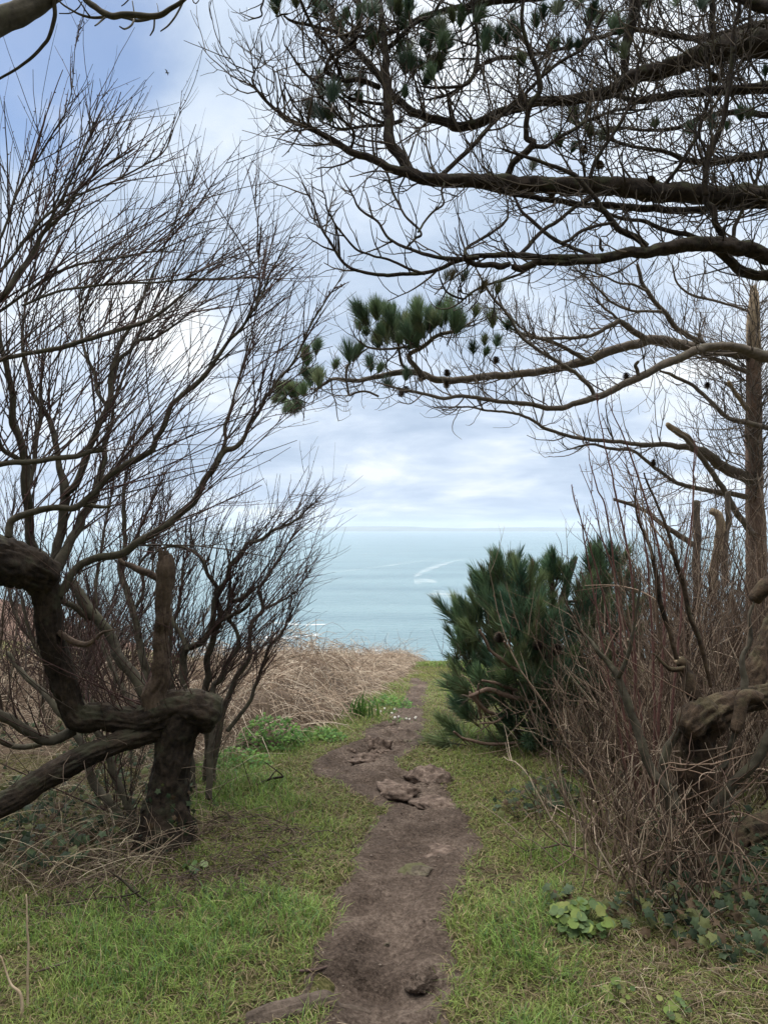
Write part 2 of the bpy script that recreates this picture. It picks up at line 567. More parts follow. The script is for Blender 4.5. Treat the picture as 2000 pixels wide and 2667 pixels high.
path = mesh_from('path', np.stack([PX, PYY, PZ], -1).reshape(-1, 3), [Q], M_EARTH)
tag(path, 'narrow trodden brown earth path winding to the cliff edge', 'path', kind='structure')

# ------------------------------------------------------------------ sea
SEA_Z = -60.0
m, b = new_mat('sea_water')
g_ = b.n('ShaderNodeNewGeometry')
mp = b.n('ShaderNodeMapping', {'Vector': (g_, 'Position'), 'Scale': (0.0022, 0.011, 1.0)})
band = b.n('ShaderNodeTexNoise', {'Vector': mp, 'Scale': 1.0, 'Detail': 4.0, 'Roughness': 0.55})
mp2 = b.n('ShaderNodeMapping', {'Vector': (g_, 'Position'), 'Scale': (0.055, 0.16, 1.0)})
rip = b.n('ShaderNodeTexNoise', {'Vector': mp2, 'Scale': 1.0, 'Detail': 5.0, 'Roughness': 0.6})
mp3 = b.n('ShaderNodeMapping', {'Vector': (g_, 'Position'), 'Scale': (0.32, 0.7, 1.0)})
rip2 = b.n('ShaderNodeTexNoise', {'Vector': mp3, 'Scale': 1.0, 'Detail': 4.0, 'Roughness': 0.6})
hgt = b.math('ADD', b.math('MULTIPLY', rip, 1.6), b.math('MULTIPLY', rip2, 0.5))
bp = b.n('ShaderNodeBump', {'Strength': 1.0, 'Distance': 3.0, 'Height': hgt})
cw = b.ramp(band, [(0.34, (0.105, 0.185, 0.22)), (0.62, (0.165, 0.26, 0.29))])
# flecks of white water
capn = b.n('ShaderNodeMapping', {'Vector': (g_, 'Position'), 'Scale': (0.11, 0.42, 1.0)})
capf = b.n('ShaderNodeTexNoise', {'Vector': capn, 'Scale': 1.0, 'Detail': 3.0, 'Roughness': 0.6})
cap = b.maprange(capf, 0.74, 0.80, 0.0, 0.7)
mx = b.mix(cap, cw, (0.75, 0.8, 0.8))
finish(b, b.n('ShaderNodeBsdfPrincipled', {'Base Color': mo(mx), 'Roughness': 0.30, 'IOR': 1.33, 'Specular IOR Level': 0.5, 'Normal': bp}))
xs = np.concatenate([-np.geomspace(14000, 50, 30), [0], np.geomspace(50, 14000, 30)])
ys = np.concatenate([[-200], np.geomspace(60, 14000, 60)])
X, Y_ = np.meshgrid(xs, ys)
ii = (np.arange(len(ys) - 1)[:, None] * len(xs) + np.arange(len(xs) - 1)[None, :]).ravel()
Q = np.stack([ii, ii + 1, ii + 1 + len(xs), ii + len(xs)], -1)
sea = mesh_from('sea', np.stack([X, Y_, 0 * X + SEA_Z], -1).reshape(-1, 3), [Q], m)
tag(sea, 'calm pale turquoise sea reaching to the horizon', 'sea', kind='structure')


def sea_hit(px, py, up=0.25):
    d = ray(px, py)
    t = (SEA_Z + up - CAM[2]) / d[2]
    return CAM + d * t


def foam_mat(name, lo, hi, sx, sy, amt):
    m_, b_ = new_mat(name)
    gg = b_.n('ShaderNodeNewGeometry')
    at = b_.n('ShaderNodeVertexColor', layer_name='Col')
    mp_ = b_.n('ShaderNodeMapping', {'Vector': (gg, 'Position'), 'Scale': (sx, sy, 1.0)})
    nn = b_.n('ShaderNodeTexNoise', {'Vector': mp_, 'Scale': 1.0, 'Detail': 6.0, 'Roughness': 0.65})
    sp = b_.n('ShaderNodeSeparateColor', {0: at})
    cov = b_.math('SUBTRACT', b_.math('ADD', nn, b_.math('MULTIPLY', (sp, 0), 0.34)), 0.34)
    al = b_.math('MULTIPLY', b_.maprange(cov, lo, hi, 0.0, amt), b_.math('MULTIPLY', (sp, 0), 1.6, clamp=True))
    d_ = b_.n('ShaderNodeBsdfDiffuse', {'Color': (0.85, 0.88, 0.88, 1)})
    t_ = b_.n('ShaderNodeBsdfTransparent')
    finish(b_, b_.n('ShaderNodeMixShader', {0: al, 1: t_, 2: d_}))
    return m_


def foam_ribbon(g, line, sub=10):
    """line: (px,py,half width px) centre line on the sea; coverage fades to the rims"""
    q = smooth_line(line, sub)
    K = np.linspace(-1, 1, 9)
    V, C = [], []
    n_ = len(q)
    t = np.gradient(q[:, :2], axis=0)
    for i in range(n_):
        for k_ in K:
            V.append(sea_hit(q[i, 0] + 0.35 * abs(q[i, 2]) * k_ * 0, max(q[i, 1] + q[i, 2] * k_, 1391)))
            e = min(i, n_ - 1 - i) / (0.25 * n_)
            C.append((max(0, 1 - k_ * k_) ** 1.5 * min(1, e),) * 3)
    ii_ = (np.arange(n_ - 1)[:, None] * 9 + np.arange(8)[None, :]).ravel()
    g.add(V, np.stack([ii_, ii_ + 1, ii_ + 10, ii_ + 9], -1), None, np.array(C))


g = Geo()
foam_ribbon(g, [(1270, 1452, 2), (1200, 1458, 4), (1140, 1474, 10), (1095, 1492, 13), (1078, 1508, 15), (1100, 1522, 14), (1135, 1536, 10)])
foam_ribbon(g, [(1090, 1550, 6), (1140, 1546, 17), (1180, 1550, 18), (1225, 1548, 8)])
foam_ribbon(g, [(1060, 1512, 2), (1110, 1512, 10), (1150, 1516, 3)])
g.build('sea_foam', foam_mat('foam_drift', 0.30, 0.95, 0.02, 0.05, 0.62))
tag(bpy.data.objects['sea_foam'], 'broad pale foam slick curving across the sea', 'foam', kind='structure')
g = Geo()
foam_ribbon(g, [(790, 1492, 2), (860, 1490, 4), (960, 1480, 4), (1060, 1466, 3.5), (1150, 1455, 5), (1240, 1450, 2)])
foam_ribbon(g, [(830, 1450, 1), (960, 1444, 2), (1060, 1437, 2), (1150, 1436, 1)])
foam_ribbon(g, [(1280, 1444, 1), (1340, 1434, 3), (1420, 1430, 1)])
g.build('foam_line', foam_mat('foam_thread', 0.36, 0.95, 0.03, 0.09, 0.45))
tag(bpy.data.objects['foam_line'], 'thin pale foam lines drifting towards the horizon', 'foam', kind='structure')
g = Geo()
foam_ribbon(g, [(560, 1650, 3), (660, 1655, 8), (760, 1660, 9), (850, 1650, 5), (900, 1648, 3)])
foam_ribbon(g, [(560, 1690, 10), (700, 1700, 24), (860, 1706, 26), (1000, 1704, 22), (1160, 1700, 10)])
foam_ribbon(g, [(640, 1620, 2), (720, 1622, 4), (800, 1628, 4), (900, 1622, 1)])
g.build('surf', foam_mat('surf_foam', 0.42, 0.58, 0.09, 0.16, 0.85))
tag(bpy.data.objects['surf'], 'white broken surf close in below the cliff', 'surf', kind='structure')

# ------------------------------------------------------------------ far land on the horizon
HY = 11000.0
pxs = np.linspace(-1200, 2700, 400)
top = np.interp(pxs, [-1200, 300, 780, 860, 960, 1050, 1120, 1200, 1300, 1420, 1560, 1800, 2700],
                [1372, 1371, 1375, 1372, 1370, 1371, 1374, 1376, 1374, 1373, 1375, 1378, 1384])
top = top + 0.9 * fbm(np.stack([pxs * 0.03, 0 * pxs, 0 * pxs], -1), 4)
V = []
for x_, t_ in zip(pxs, top):
    a = P(x_, t_, HY)
    V += [(a[0], HY - 900, SEA_Z - 1), (a[0], HY - 450, SEA_Z + 0.55 * (a[2] - SEA_Z)), (a[0], HY, a[2]), (a[0], HY + 1500, SEA_Z - 1)]
ii = (np.arange(len(pxs) - 1)[:, None] * 4 + np.arange(3)[None, :]).ravel()
Q = np.stack([ii, ii + 4, ii + 5, ii + 1], -1)
m, b = new_mat('far_fields')
g_ = b.n('ShaderNodeNewGeometry')
nn = b.n('ShaderNodeTexNoise', {'Vector': (g_, 'Position'), 'Scale': 0.004, 'Detail': 4.0})
finish(b, b.n('ShaderNodeBsdfPrincipled', {'Base Color': b.ramp(nn, [(0.4, (0.05, 0.07, 0.05)), (0.6, (0.12, 0.13, 0.08))]), 'Roughness': 0.95}))
tag(mesh_from('far_hills', V, [Q], m), 'low blue hazy line of hills on the sea horizon', 'hills', kind='structure')

# ------------------------------------------------------------------ near headland to the left
prof = [(-900, 1440), (-300, 1500), (0, 1562), (120, 1596), (260, 1640), (380, 1680), (470, 1720), (560, 1775), (700, 1880), (860, 2060)]
pq = smooth_line(prof, 12)
V = []
NR = 26
for (x_, y_) in pq:
    crest = P(x_, y_, 78)
    for j in range(NR):
        s_ = j / (NR - 1)
        yy = 78 - 44 * (1 - s_) if s_ < 1 else 78
        V.append((crest[0] * (0.62 + 0.38 * s_) - 6 * (1 - s_), 78 - 40 * (1 - s_), crest[2] - 10 * (1 - s_) ** 1.4 * (1 + 0.1 * s_)))
    V.append((crest[0] + 2, 92, crest[2] - 6)); V.append((crest[0] + 4, 120, SEA_Z - 4))
V = np.array(V)
V[:, 2] += 0.9 * fbm(V * 0.10, 3)
NR += 2
n_ = len(pq)
ii = (np.arange(n_ - 1)[:, None] * NR + np.arange(NR - 1)[None, :]).ravel()
Q = np.stack([ii, ii + NR, ii + NR + 1, ii + 1], -1)
m, b = new_mat('heath')
g_ = b.n('ShaderNodeNewGeometry')
nn = b.n('ShaderNodeTexNoise', {'Vector': (g_, 'Position'), 'Scale': 0.22, 'Detail': 7.0, 'Roughness': 0.65})
nf = b.n('ShaderNodeTexNoise', {'Vector': (g_, 'Position'), 'Scale': 2.2, 'Detail': 5.0, 'Roughness': 0.7})
fcol = b.math('ADD', b.math('MULTIPLY', nn, 0.55), b.math('MULTIPLY', nf, 0.45))
bp = b.n('ShaderNodeBump', {'Strength': 1.0, 'Distance': 0.6, 'Height': nf})
finish(b, b.n('ShaderNodeBsdfPrincipled', {'Base Color': b.ramp(fcol, [(0.34, (0.10, 0.085, 0.06)), (0.47, (0.21, 0.135, 0.105)), (0.62, (0.30, 0.20, 0.16))]),
                                            'Roughness': 0.95, 'Specular IOR Level': 0.1, 'Normal': bp}))
tag(mesh_from('headland', V, [Q], m), 'russet brown heath headland sloping down to the sea', 'headland', kind='structure')

# ------------------------------------------------------------------ grass
BRK = [(1180, 1720), (1075, 1760), (1010, 1800), (905, 1868), (868, 1900), (770, 1940), (700, 1955), (560, 1990), (520, 2040)]  # foot of the dead bracken
BK = _edge(BRK)


def bracken_in(x, y):
    """>0 to the left of / beyond the foot of the dead bracken bank"""
    fx = np.interp(y, BK[:, 1], BK[:, 0])
    return (fx - x) * (y > BK[0, 1] - 0.2)


def blades(g, pos, h, w, lean, cols, bend=0.5):
    """pos (N,3); each blade: quad + triangle"""
    N = len(pos)
    az = rng.random(N) * 2 * math.pi
    d = np.stack([np.cos(az), np.sin(az), 0 * az], -1)
    az2 = az + rng.normal(math.pi / 2, 0.5, N)
    s_ = np.stack([np.cos(az2), np.sin(az2), 0 * az], -1) * (w * 0.5)[:, None]
    up = np.array([0, 0, 1.0])
    mid = pos + up * (h * 0.55)[:, None] + d * (h * lean * 0.35)[:, None]
    tip = pos + up * (h * (1 - 0.25 * lean))[:, None] + d * (h * lean)[:, None]
    V_ = np.stack([pos - s_, pos + s_, mid + s_ * 0.8, mid - s_ * 0.8, tip], 1)
    base = np.arange(N) * 5
    q_ = np.stack([base, base + 1, base + 2, base + 3], -1)
    t_ = np.stack([base + 3, base + 2, base + 4], -1)
    g.add(V_.reshape(-1, 3), q_, t_, np.repeat(cols, 5, axis=0))


def scatter(N, y0, y1, pw=1.0, ex=0.6, ad=1.2):
    y = (rng.random(N) * (y1 ** pw - y0 ** pw) + y0 ** pw) ** (1 / pw)
    x = (rng.random(N) * 2 - 1) * (ex * y + ad)
    return x, y


g = Geo()
x, y = scatter(560000, 1.7, 16.0, 0.55)
pin = path_in(x, y)
p3 = np.stack([x, y, 0 * x], -1)
pat = fbm(p3 * 1.3 + 40, 3)                    # lush against worn turf
pat2 = fbm(p3 * 4.5 + 70, 3)
worn = sstep(0.35, 0.0, -pin) * 0.6            # short and thin beside the path
dead = 1.15 * sstep(-0.08, 0.22, x - 0.25 * y - 0.05 + 0.25 * pat) * sstep(6.5, 5.0, y) + sstep(-1.15, -1.75, x + 0.3 * pat) * sstep(3.2, 3.7, y)   # under the thickets
bare = 0
for (bx_, by_, br_) in ((862, 2325, 0.09), (640, 2300, 0.10), (640, 2560, 0.13), (760, 2590, 0.07), (590, 2470, 0.08), (700, 2395, 0.08), (1285, 2330, 0.10), (1500, 2290, 0.12)):
    q_ = GP(bx_, by_)
    bare = np.maximum(bare, sstep(1.25, 0.45, np.hypot((x - q_[0]), (y - q_[1]) * 1.0) / br_ + 0.5 * pat2))
field = sstep(7.2, 8.4, y) * sstep(-2.0, -2.7, x)
keep = (pin < -0.005 + 0.05 * (rng.random(len(x)) < 0.06)) & ((bracken_in(x, y) < 0.05 + 0.2 * pat2) | (field > 0.6)) & (rng.random(len(x)) > 0.35 * worn + 0.9 * bare + 0.55 * sstep(0.18, 0.50, -pat2) + 0.55 * np.clip(dead, 0, 1))
x, y, pat, pat2, worn, dead = (a_[keep] for a_ in (x, y, pat, pat2, worn, dead))
N = len(x)
lush = np.clip(0.5 + 1.2 * pat + 0.55 * pat2 + 0.45 * sstep(-0.7, -1.6, x) - worn * 0.8 - 0.5 * dead, 0, 1)
h = (0.020 + 0.056 * lush) * (0.5 + 1.0 * rng.random(N) ** 1.5)
w = 0.0029 * (1 + 0.16 * np.maximum(y - 2, 0)) * (0.7 + 0.6 * rng.random(N))
z = terr(x, y) - 0.004
r_ = rng.random(N)
green = np.array([0.172, 0.280, 0.058]); deep = np.array([0.082, 0.160, 0.052]); olive = np.array([0.250, 0.278, 0.072]); straw = np.array([0.36, 0.29, 0.16]); brown = np.array([0.17, 0.12, 0.075])
t_l = np.clip(lush + rng.normal(0, 0.25, N), 0, 1)[:, None]
cols = olive * (1 - t_l) + green * t_l
dm = (rng.random(N) < 0.25 * lush)[:, None]
cols = np.where(dm, deep, cols)
sm = (r_ < 0.07 + 0.13 * worn + 0.50 * dead)[:, None]
cols = np.where(sm, straw * (0.6 + 0.6 * rng.random(N))[:, None], cols)
bm = (r_ > 0.97 - 0.15 * dead)[:, None]
cols = np.where(bm, brown, cols)
cols = cols * (0.72 + 0.5 * rng.random(N))[:, None]
blades(g, np.stack([x, y, z], -1), h, w, 0.3 + 0.9 * rng.random(N), cols)
# thatch: flattened dead blades and moss close to the soil
x, y = scatter(210000, 1.7, 11.0, 0.55)
pin = path_in(x, y)
k_ = (pin < 0.015) & (bracken_in(x, y) < 0.1)
x, y = x[k_], y[k_]
N = len(x)
tc_ = np.array([[0.30, 0.235, 0.13], [0.20, 0.15, 0.085], [0.13, 0.095, 0.055], [0.15, 0.22, 0.05], [0.21, 0.25, 0.06], [0.18, 0.24, 0.055]])[rng.integers(0, 6, N)] * (0.6 + 0.6 * rng.random(N))[:, None]
blades(g, np.stack([x, y, terr(x, y) + rng.uniform(0, 0.008, N)], -1), rng.uniform(0.012, 0.035, N), 0.0032 * (1 + 0.16 * np.maximum(y - 2, 0)) * (0.6 + 0.8 * rng.random(N)), 1.5 + 1.6 * rng.random(N), tc_)
gr = g.build('grass', M_GRASS, smooth=False)
tag(gr, 'short rough green and olive turf either side of the path', 'grass', kind='stuff')

# ------------------------------------------------------------------ dead bracken bank beyond the left tree
def canes(g, p0, d0, L, r0, n, cols, grav=1.2, wob=0.35, k=3, rend=0.5):
    pts, rad = grow(p0, d0, L, r0, n, (0, 0, 0), 0, wob, rend, grav)
    tubes(g, pts, rad, k, cols)


def brk_h(x, y):
    """height of the bracken mound"""
    bi = bracken_in(x, y)
    p_ = np.stack([x, y, 0 * x], -1)
    return sstep(0.0, 0.5, bi) * (0.44 + 0.40 * fbm(p_ * 1.1 + 5, 3)) * sstep(4.9, 6.2, y) * (1 - 0.60 * sstep(8.6, 11.5, y)) * sstep(17.5, 15.0, y) * sstep(-6.5, -3.5, x) * 1.0 * (1 - sstep(7.2, 8.4, y) * sstep(-2.0, -2.7, x)) * (0.75 + 0.5 * sstep(-0.1, 0.25, fbm(p_ * 2.1 + 9, 2)))


bx = np.arange(-7, 1.6, 0.09); by = np.arange(4.6, 17.6, 0.09)
X, Y_ = np.meshgrid(bx, by)
hb = brk_h(X, Y_)
Z = terr0(X, Y_) + np.where(hb > 0.02, hb * 0.58, -0.12) + 0.06 * fbm(np.stack([X * 4, Y_ * 4, 0 * X], -1), 3)
ii = (np.arange(len(by) - 1)[:, None] * len(bx) + np.arange(len(bx) - 1)[None, :]).ravel()
Q = np.stack([ii, ii + 1, ii + 1 + len(bx), ii + len(bx)], -1)
g = Geo()
ccm = np.array([0.11, 0.076, 0.052])
g.add(np.stack([X, Y_, Z], -1).reshape(-1, 3), Q, None, ccm)
N = 62000
x = rng.uniform(-6.0, 1.3, N); y = rng.uniform(4.9, 15.6, N) ** 1.0
hh = brk_h(x, y)
k_ = (hh > 0.05) & (x > -0.62 * y - 0.6)
x, y, hh = x[k_], y[k_], hh[k_]
N = len(x)
p0 = np.stack([x, y, terr0(x, y) + hh * rng.uniform(0.35, 0.95, N)], -1)
d0 = norm(np.stack([rng.normal(0.1, 0.8, N), rng.normal(-0.1, 0.8, N), np.abs(rng.normal(0.22, 0.34, N))], -1))
base = np.array([[0.42, 0.325, 0.24], [0.31, 0.23, 0.165], [0.54, 0.45, 0.35], [0.17, 0.118, 0.083]])
cols = base[rng.integers(0, 4, N)] * (0.75 + 0.5 * rng.random(N))[:, None]
canes(g, p0, d0, rng.uniform(0.18, 0.62, N), rng.uniform(0.0016, 0.0042, N), 6, cols, 1.5, 0.55)
br = g.build('dead_bracken', M_ATTR)
tag(br, 'tangled bank of dead tan bracken and bramble at the cliff edge', 'bracken', kind='stuff')

# ------------------------------------------------------------------ trees: shared builders
class Tree:
    """an Empty at the foot; parts: trunk, branch (many), crown, foliage ..."""
    def __init__(s, name, loc, label, cat, group=None):
        s.root = empty(name, tuple(loc), label, cat, group)
        bpy.context.view_layer.update()
        s.polys = {}
        s.tips = []
        s.tw = Geo()
        s.k = 0
    def limb(s, part, mat, pts, Y0, Y1, k=9, wig=0.02, key=None, bark=0.06, lump=0.10, sub=6, ridge=2.0, extra=None, rmin=0.0, capend=True):
        s.k += 1
        p, r = trace(pts, Y0, Y1, sub, wig, s.k * 3.3)
        tip_open = r[-1] > 0.0008
        r = np.maximum(r, rmin)
        if extra is not None:                      # hidden continuation, world points + radius
            p = np.vstack([np.array([e[:3] for e in extra]), p]); r = np.concatenate([[e[3] for e in extra], r])
            q = smooth_line(np.column_stack([p[:len(extra) + 1], r[:len(extra) + 1]]), 6)
            p = np.vstack([q[:-1, :3], p[len(extra):]]); r = np.concatenate([q[:-1, 3], r[len(extra):]])
        # resample evenly for bark detail
        seg = np.concatenate([[0], np.cumsum(np.linalg.norm(np.diff(p, axis=0), axis=1))])
        step = max(min(0.5 * float(np.median(r)), 0.03), 0.009)
        n = max(4, int(seg[-1] / step))
        u_ = np.linspace(0, seg[-1], n)
        p = np.stack([np.interp(u_, seg, p[:, j]) for j in range(3)], -1); r = np.interp(u_, seg, r)
        # small crooks so that no limb runs as a smooth noodle
        cf = np.stack([u_ * 0 + s.k * 7.1, u_ * 9.0, u_ * 0], -1)
        amp = (np.minimum(0.30 * r, 0.012) + 0.0035)[:, None] * np.minimum(1, u_ / 0.15)[:, None]
        p = p + amp * np.stack([fbm(cf + 3.3 * j, 3) for j in range(3)], -1) * 1.6
        g = Geo()
        limb(g, p, r, k, bark, 1.0, lump, s.k * 5.1, capend, ridge)
        o = g.build(part, mat, s.root)
        s.tips.append((p[-1], norm(p[-1] - p[-3]), r[-1]))
        s.polys.setdefault(key or part, []).append((p, r))
        return o, p, r


def needles(g, b0, ax, Ls, n, nl, w, cols, a0=0.35, a1=0.95, droop=0.0):
    """brushes of needles: b0 (M,3) foot of each shoot, ax (M,3) unit axis, Ls (M,) shoot length, n needles each of about nl (M,)"""
    M = len(b0)
    K = M * n
    t = np.tile(np.linspace(0.0, 1.0, n) ** 0.8, M)
    b_ = np.repeat(b0, n, 0); a_ = np.repeat(ax, n, 0); L_ = np.repeat(Ls, n); nl_ = np.repeat(nl, n)
    pos = b_ + a_ * (L_ * t)[:, None]
    ang = (a1 + (a0 - a1) * t) * (0.75 + 0.5 * rng.random(K))
    d = side_dirs(a_, ang)
    d = norm(d + np.array([0, 0, 1.0]) * 0.12 - np.array([0, 0, 1.0]) * droop * rng.random(K)[:, None])
    ln = nl_ * (0.65 + 0.5 * rng.random(K))
    s_ = norm(np.cross(d, rng.normal(0, 1, (K, 3)))) * (w * 0.5)
    bendv = np.array([0, 0, -1.0]) * (ln * 0.07)[:, None]
    mid = pos + d * (ln * 0.55)[:, None]
    tip = pos + d * ln[:, None] + bendv
    V_ = np.stack([pos - s_ * 0.8, pos + s_ * 0.8, mid + s_, mid - s_, tip], 1)
    base = np.arange(K) * 5
    q_ = np.stack([base, base + 1, base + 2, base + 3], -1); t_ = np.stack([base + 3, base + 2, base + 4], -1)
    cc = np.repeat(cols, n, 0) * (0.7 + 0.6 * rng.random(K))[:, None]
    g.add(V_.reshape(-1, 3), q_, t_, np.repeat(cc, 5, 0))


def tip_twigs(g, tips, n, L, r, pal, up, w=0.25, k=9):
    """every branch end runs out into fine twigs"""
    P0 = np.array([t[0] for t in tips]); D = np.array([t[1] for t in tips]); R = np.array([t[2] for t in tips])
    P0, D, R = np.repeat(P0, n, 0), np.repeat(D, n, 0), np.repeat(R, n)
    M = len(P0)
    pts, rad = grow(P0, side_dirs(D, rng.uniform(0.0, 0.6, M)), rng.uniform(*L, M), np.minimum(R * 0.85, r), k, (0, 0, 1.0), up, w, 0.3)
    tubes(g, pts, rad, 4, pick(pal, M))
    p2, t2_, r2_, _ = sample(as_polys(pts, rad), 7, 0.1, 1.0)
    M2 = len(p2)
    pts2, rad2 = grow(p2, side_dirs(t2_, rng.uniform(0.5, 1.0, M2)), rng.uniform(0.08, 0.3, M2), np.minimum(r * 0.6, r2_), 6, (0, 0, 1.0), up, w, 0.5)
    tubes(g, pts2, rad2, 3, pick(pal, M2))


def bud_knots(g, pts, rad, cols, every=3):
    """small swellings along thin shoots, like buds"""
    sel = pts[:, 1:-1:every]
    r = rad[:, 1:-1:every]
    M, m_, _ = sel.shape
    c = sel.reshape(-1, 3); rr = r.reshape(-1) * 1.0
    d = norm(rng.normal(0, 1, c.shape) + np.array([0, 0, 0.8]))
    p2 = np.stack([c, c + d * (0.004 + rr)[:, None], c + d * (0.010 + rr)[:, None]], 1)
    r2 = np.stack([rr * 0.9, rr * 1.0 + 0.0006, rr * 0.2], 1)
    tubes(g, p2, r2, 3, np.repeat(cols, m_, 0))


DARKTW = np.array([[0.050, 0.030, 0.026], [0.075, 0.040, 0.036], [0.045, 0.034, 0.026], [0.085, 0.055, 0.045]])


def pick(pal, M, j=0.25):
    return pal[rng.integers(0, len(pal), M)] * (1 - j + 2 * j * rng.random(M))[:, None]


# ------------------------------------------------------------------ the twisted willow on the left
base = GP(432, 2205)
wil = Tree('willow_tree', base, 'dark twisted bare willow with bent mossy trunk leaning left beside the path', 'tree')
# one trunk: foot, column, bulging elbow, and the two great limbs lying to the left
g = Geo()
def big(pts, Y0, Y1, k=60, bark=0.26, lump=0.22, seed=1.0, sub=8, ridge=6.5, extra=None, step=0.008):
    p, r = trace(pts, Y0, Y1, sub)
    if extra is not None:
        q = smooth_line(np.vstack([np.column_stack([p[-1:], r[-1:]]), np.array(extra)]), 8)
        p = np.vstack([p[:-1], q[:, :3]]); r = np.concatenate([r[:-1], q[:, 3]])
    seg = np.concatenate([[0], np.cumsum(np.linalg.norm(np.diff(p, axis=0), axis=1))])
    n = int(seg[-1] / step)
    u_ = np.linspace(0, seg[-1], n)
    p = np.stack([np.interp(u_, seg, p[:, j]) for j in range(3)], -1); r = np.interp(u_, seg, r)
    limb(g, p, r, k, bark, 1.0, lump, seed, True, ridge)
    return p, r
YW = base[1]
t1 = big([(428, 2250, 88), (431, 2205, 76), (434, 2150, 64), (437, 2080, 53), (446, 2000, 46), (458, 1940, 45), (472, 1890, 50), (500, 1850, 48), (530, 1850, 44)], YW, YW + 0.05, seed=1.3)
t2 = big([(566, 1862, 40), (545, 1856, 46), (500, 1848, 48), (450, 1842, 46), (405, 1862, 44), (360, 1878, 38), (320, 1876, 33), (270, 1868, 33), (226, 1874, 36), (196, 1862, 33), (176, 1810, 31), (158, 1745, 31),
          (142, 1690, 31), (130, 1640, 33), (122, 1590, 34), (118, 1540, 36), (104, 1500, 44)], YW + 0.06, YW - 0.12, seed=4.2)
t3 = big([(142, 1510, 38), (100, 1495, 48), (60, 1474, 56), (25, 1462, 60), (-40, 1452, 62), (-140, 1455, 62), (-260, 1480, 60)], YW - 0.12, YW - 0.5, seed=7.7,
         extra=[(-2.75, 3.3, 0.9, 0.13), (-2.9, 3.2, 0.35, 0.15), (-2.95, 3.2, -0.1, 0.19)])
t4 = big([(440, 1880, 40), (400, 1898, 36), (350, 1918, 31), (310, 1932, 28), (253, 1954, 27), (181, 1990, 28), (108, 2034, 29), (40, 2078, 30), (-40, 2120, 31), (-140, 2170, 32)], YW + 0.05, YW - 0.45, seed=2.9)
for q_ in range(0):                                # root flares
    az = q_ * 0.9 + 0.4
    d_ = np.array([math.cos(az), math.sin(az) * 0.8, 0])
    pts = np.array([base + d_ * 0.05 + [0, 0, 0.22], base + d_ * 0.12 + [0, 0, 0.09], base + d_ * 0.20 + [0, 0, 0.01], base + d_ * 0.30 + [0, 0, -0.06]])
    q3 = smooth_line(np.column_stack([pts, [0.05, 0.055, 0.045, 0.03]]), 6)
    limb(g, q3[:, :3], q3[:, 3], 12, 0.12, 1.0, 0.15, 30 + q_)
g.build('trunk', M_WILLOW, wil.root)
wil.polys['big'] = [t2, t3]
o, _, _ = wil.limb('dead_stub', M_WDEAD, [(404, 1868, 32), (412, 1810, 28), (420, 1745, 22), (424, 1680, 19), (427, 1600, 19), (428, 1540, 20), (426, 1480, 20), (429, 1446, 15)], YW, YW - 0.05, 40, 0.012, 'stub', 0.42, 0.24, 6, 6.0)
o['label'] = 'broken upright dead stub'
def splinters(root, mat, c, r, n, L, ax=(0, 0, 1), name='splinters'):
    g = Geo()
    ax = norm(np.array(ax, float))
    for i in range(n):
        d = norm(ax + rng.normal(0, 0.10, 3))
        o_ = norm(np.cross(ax, rng.normal(0, 1, 3))) * r * rng.uniform(0.2, 0.85)
        l_ = L * rng.uniform(0.3, 1.0)
        p_ = np.array([c + o_ - ax * L * 0.5, c + o_ + d * l_ * 0.5, c + o_ + d * l_])
        tubes(g, p_[None], np.array([[r * 0.42, r * 0.26, r * 0.02]]), 5)
    return g.build(name, mat, root, False)
splinters(wil.root, M_WDEAD, P(428, 1450, YW - 0.05), 0.030, 13, 0.055)
wil.limb('branch', M_WDEAD, [(426, 1522, 8), (400, 1500, 9), (365, 1486, 9), (330, 1470, 7), (312, 1452, 5)], YW, YW + 0.1, 10, 0.01, 'dead', 0.1, 0.15)
wil.limb('branch', M_WDEAD, [(424, 1524, 7), (440, 1530, 8), (452, 1527, 3)], YW, YW - 0.03, 8, 0.0, 'dead')
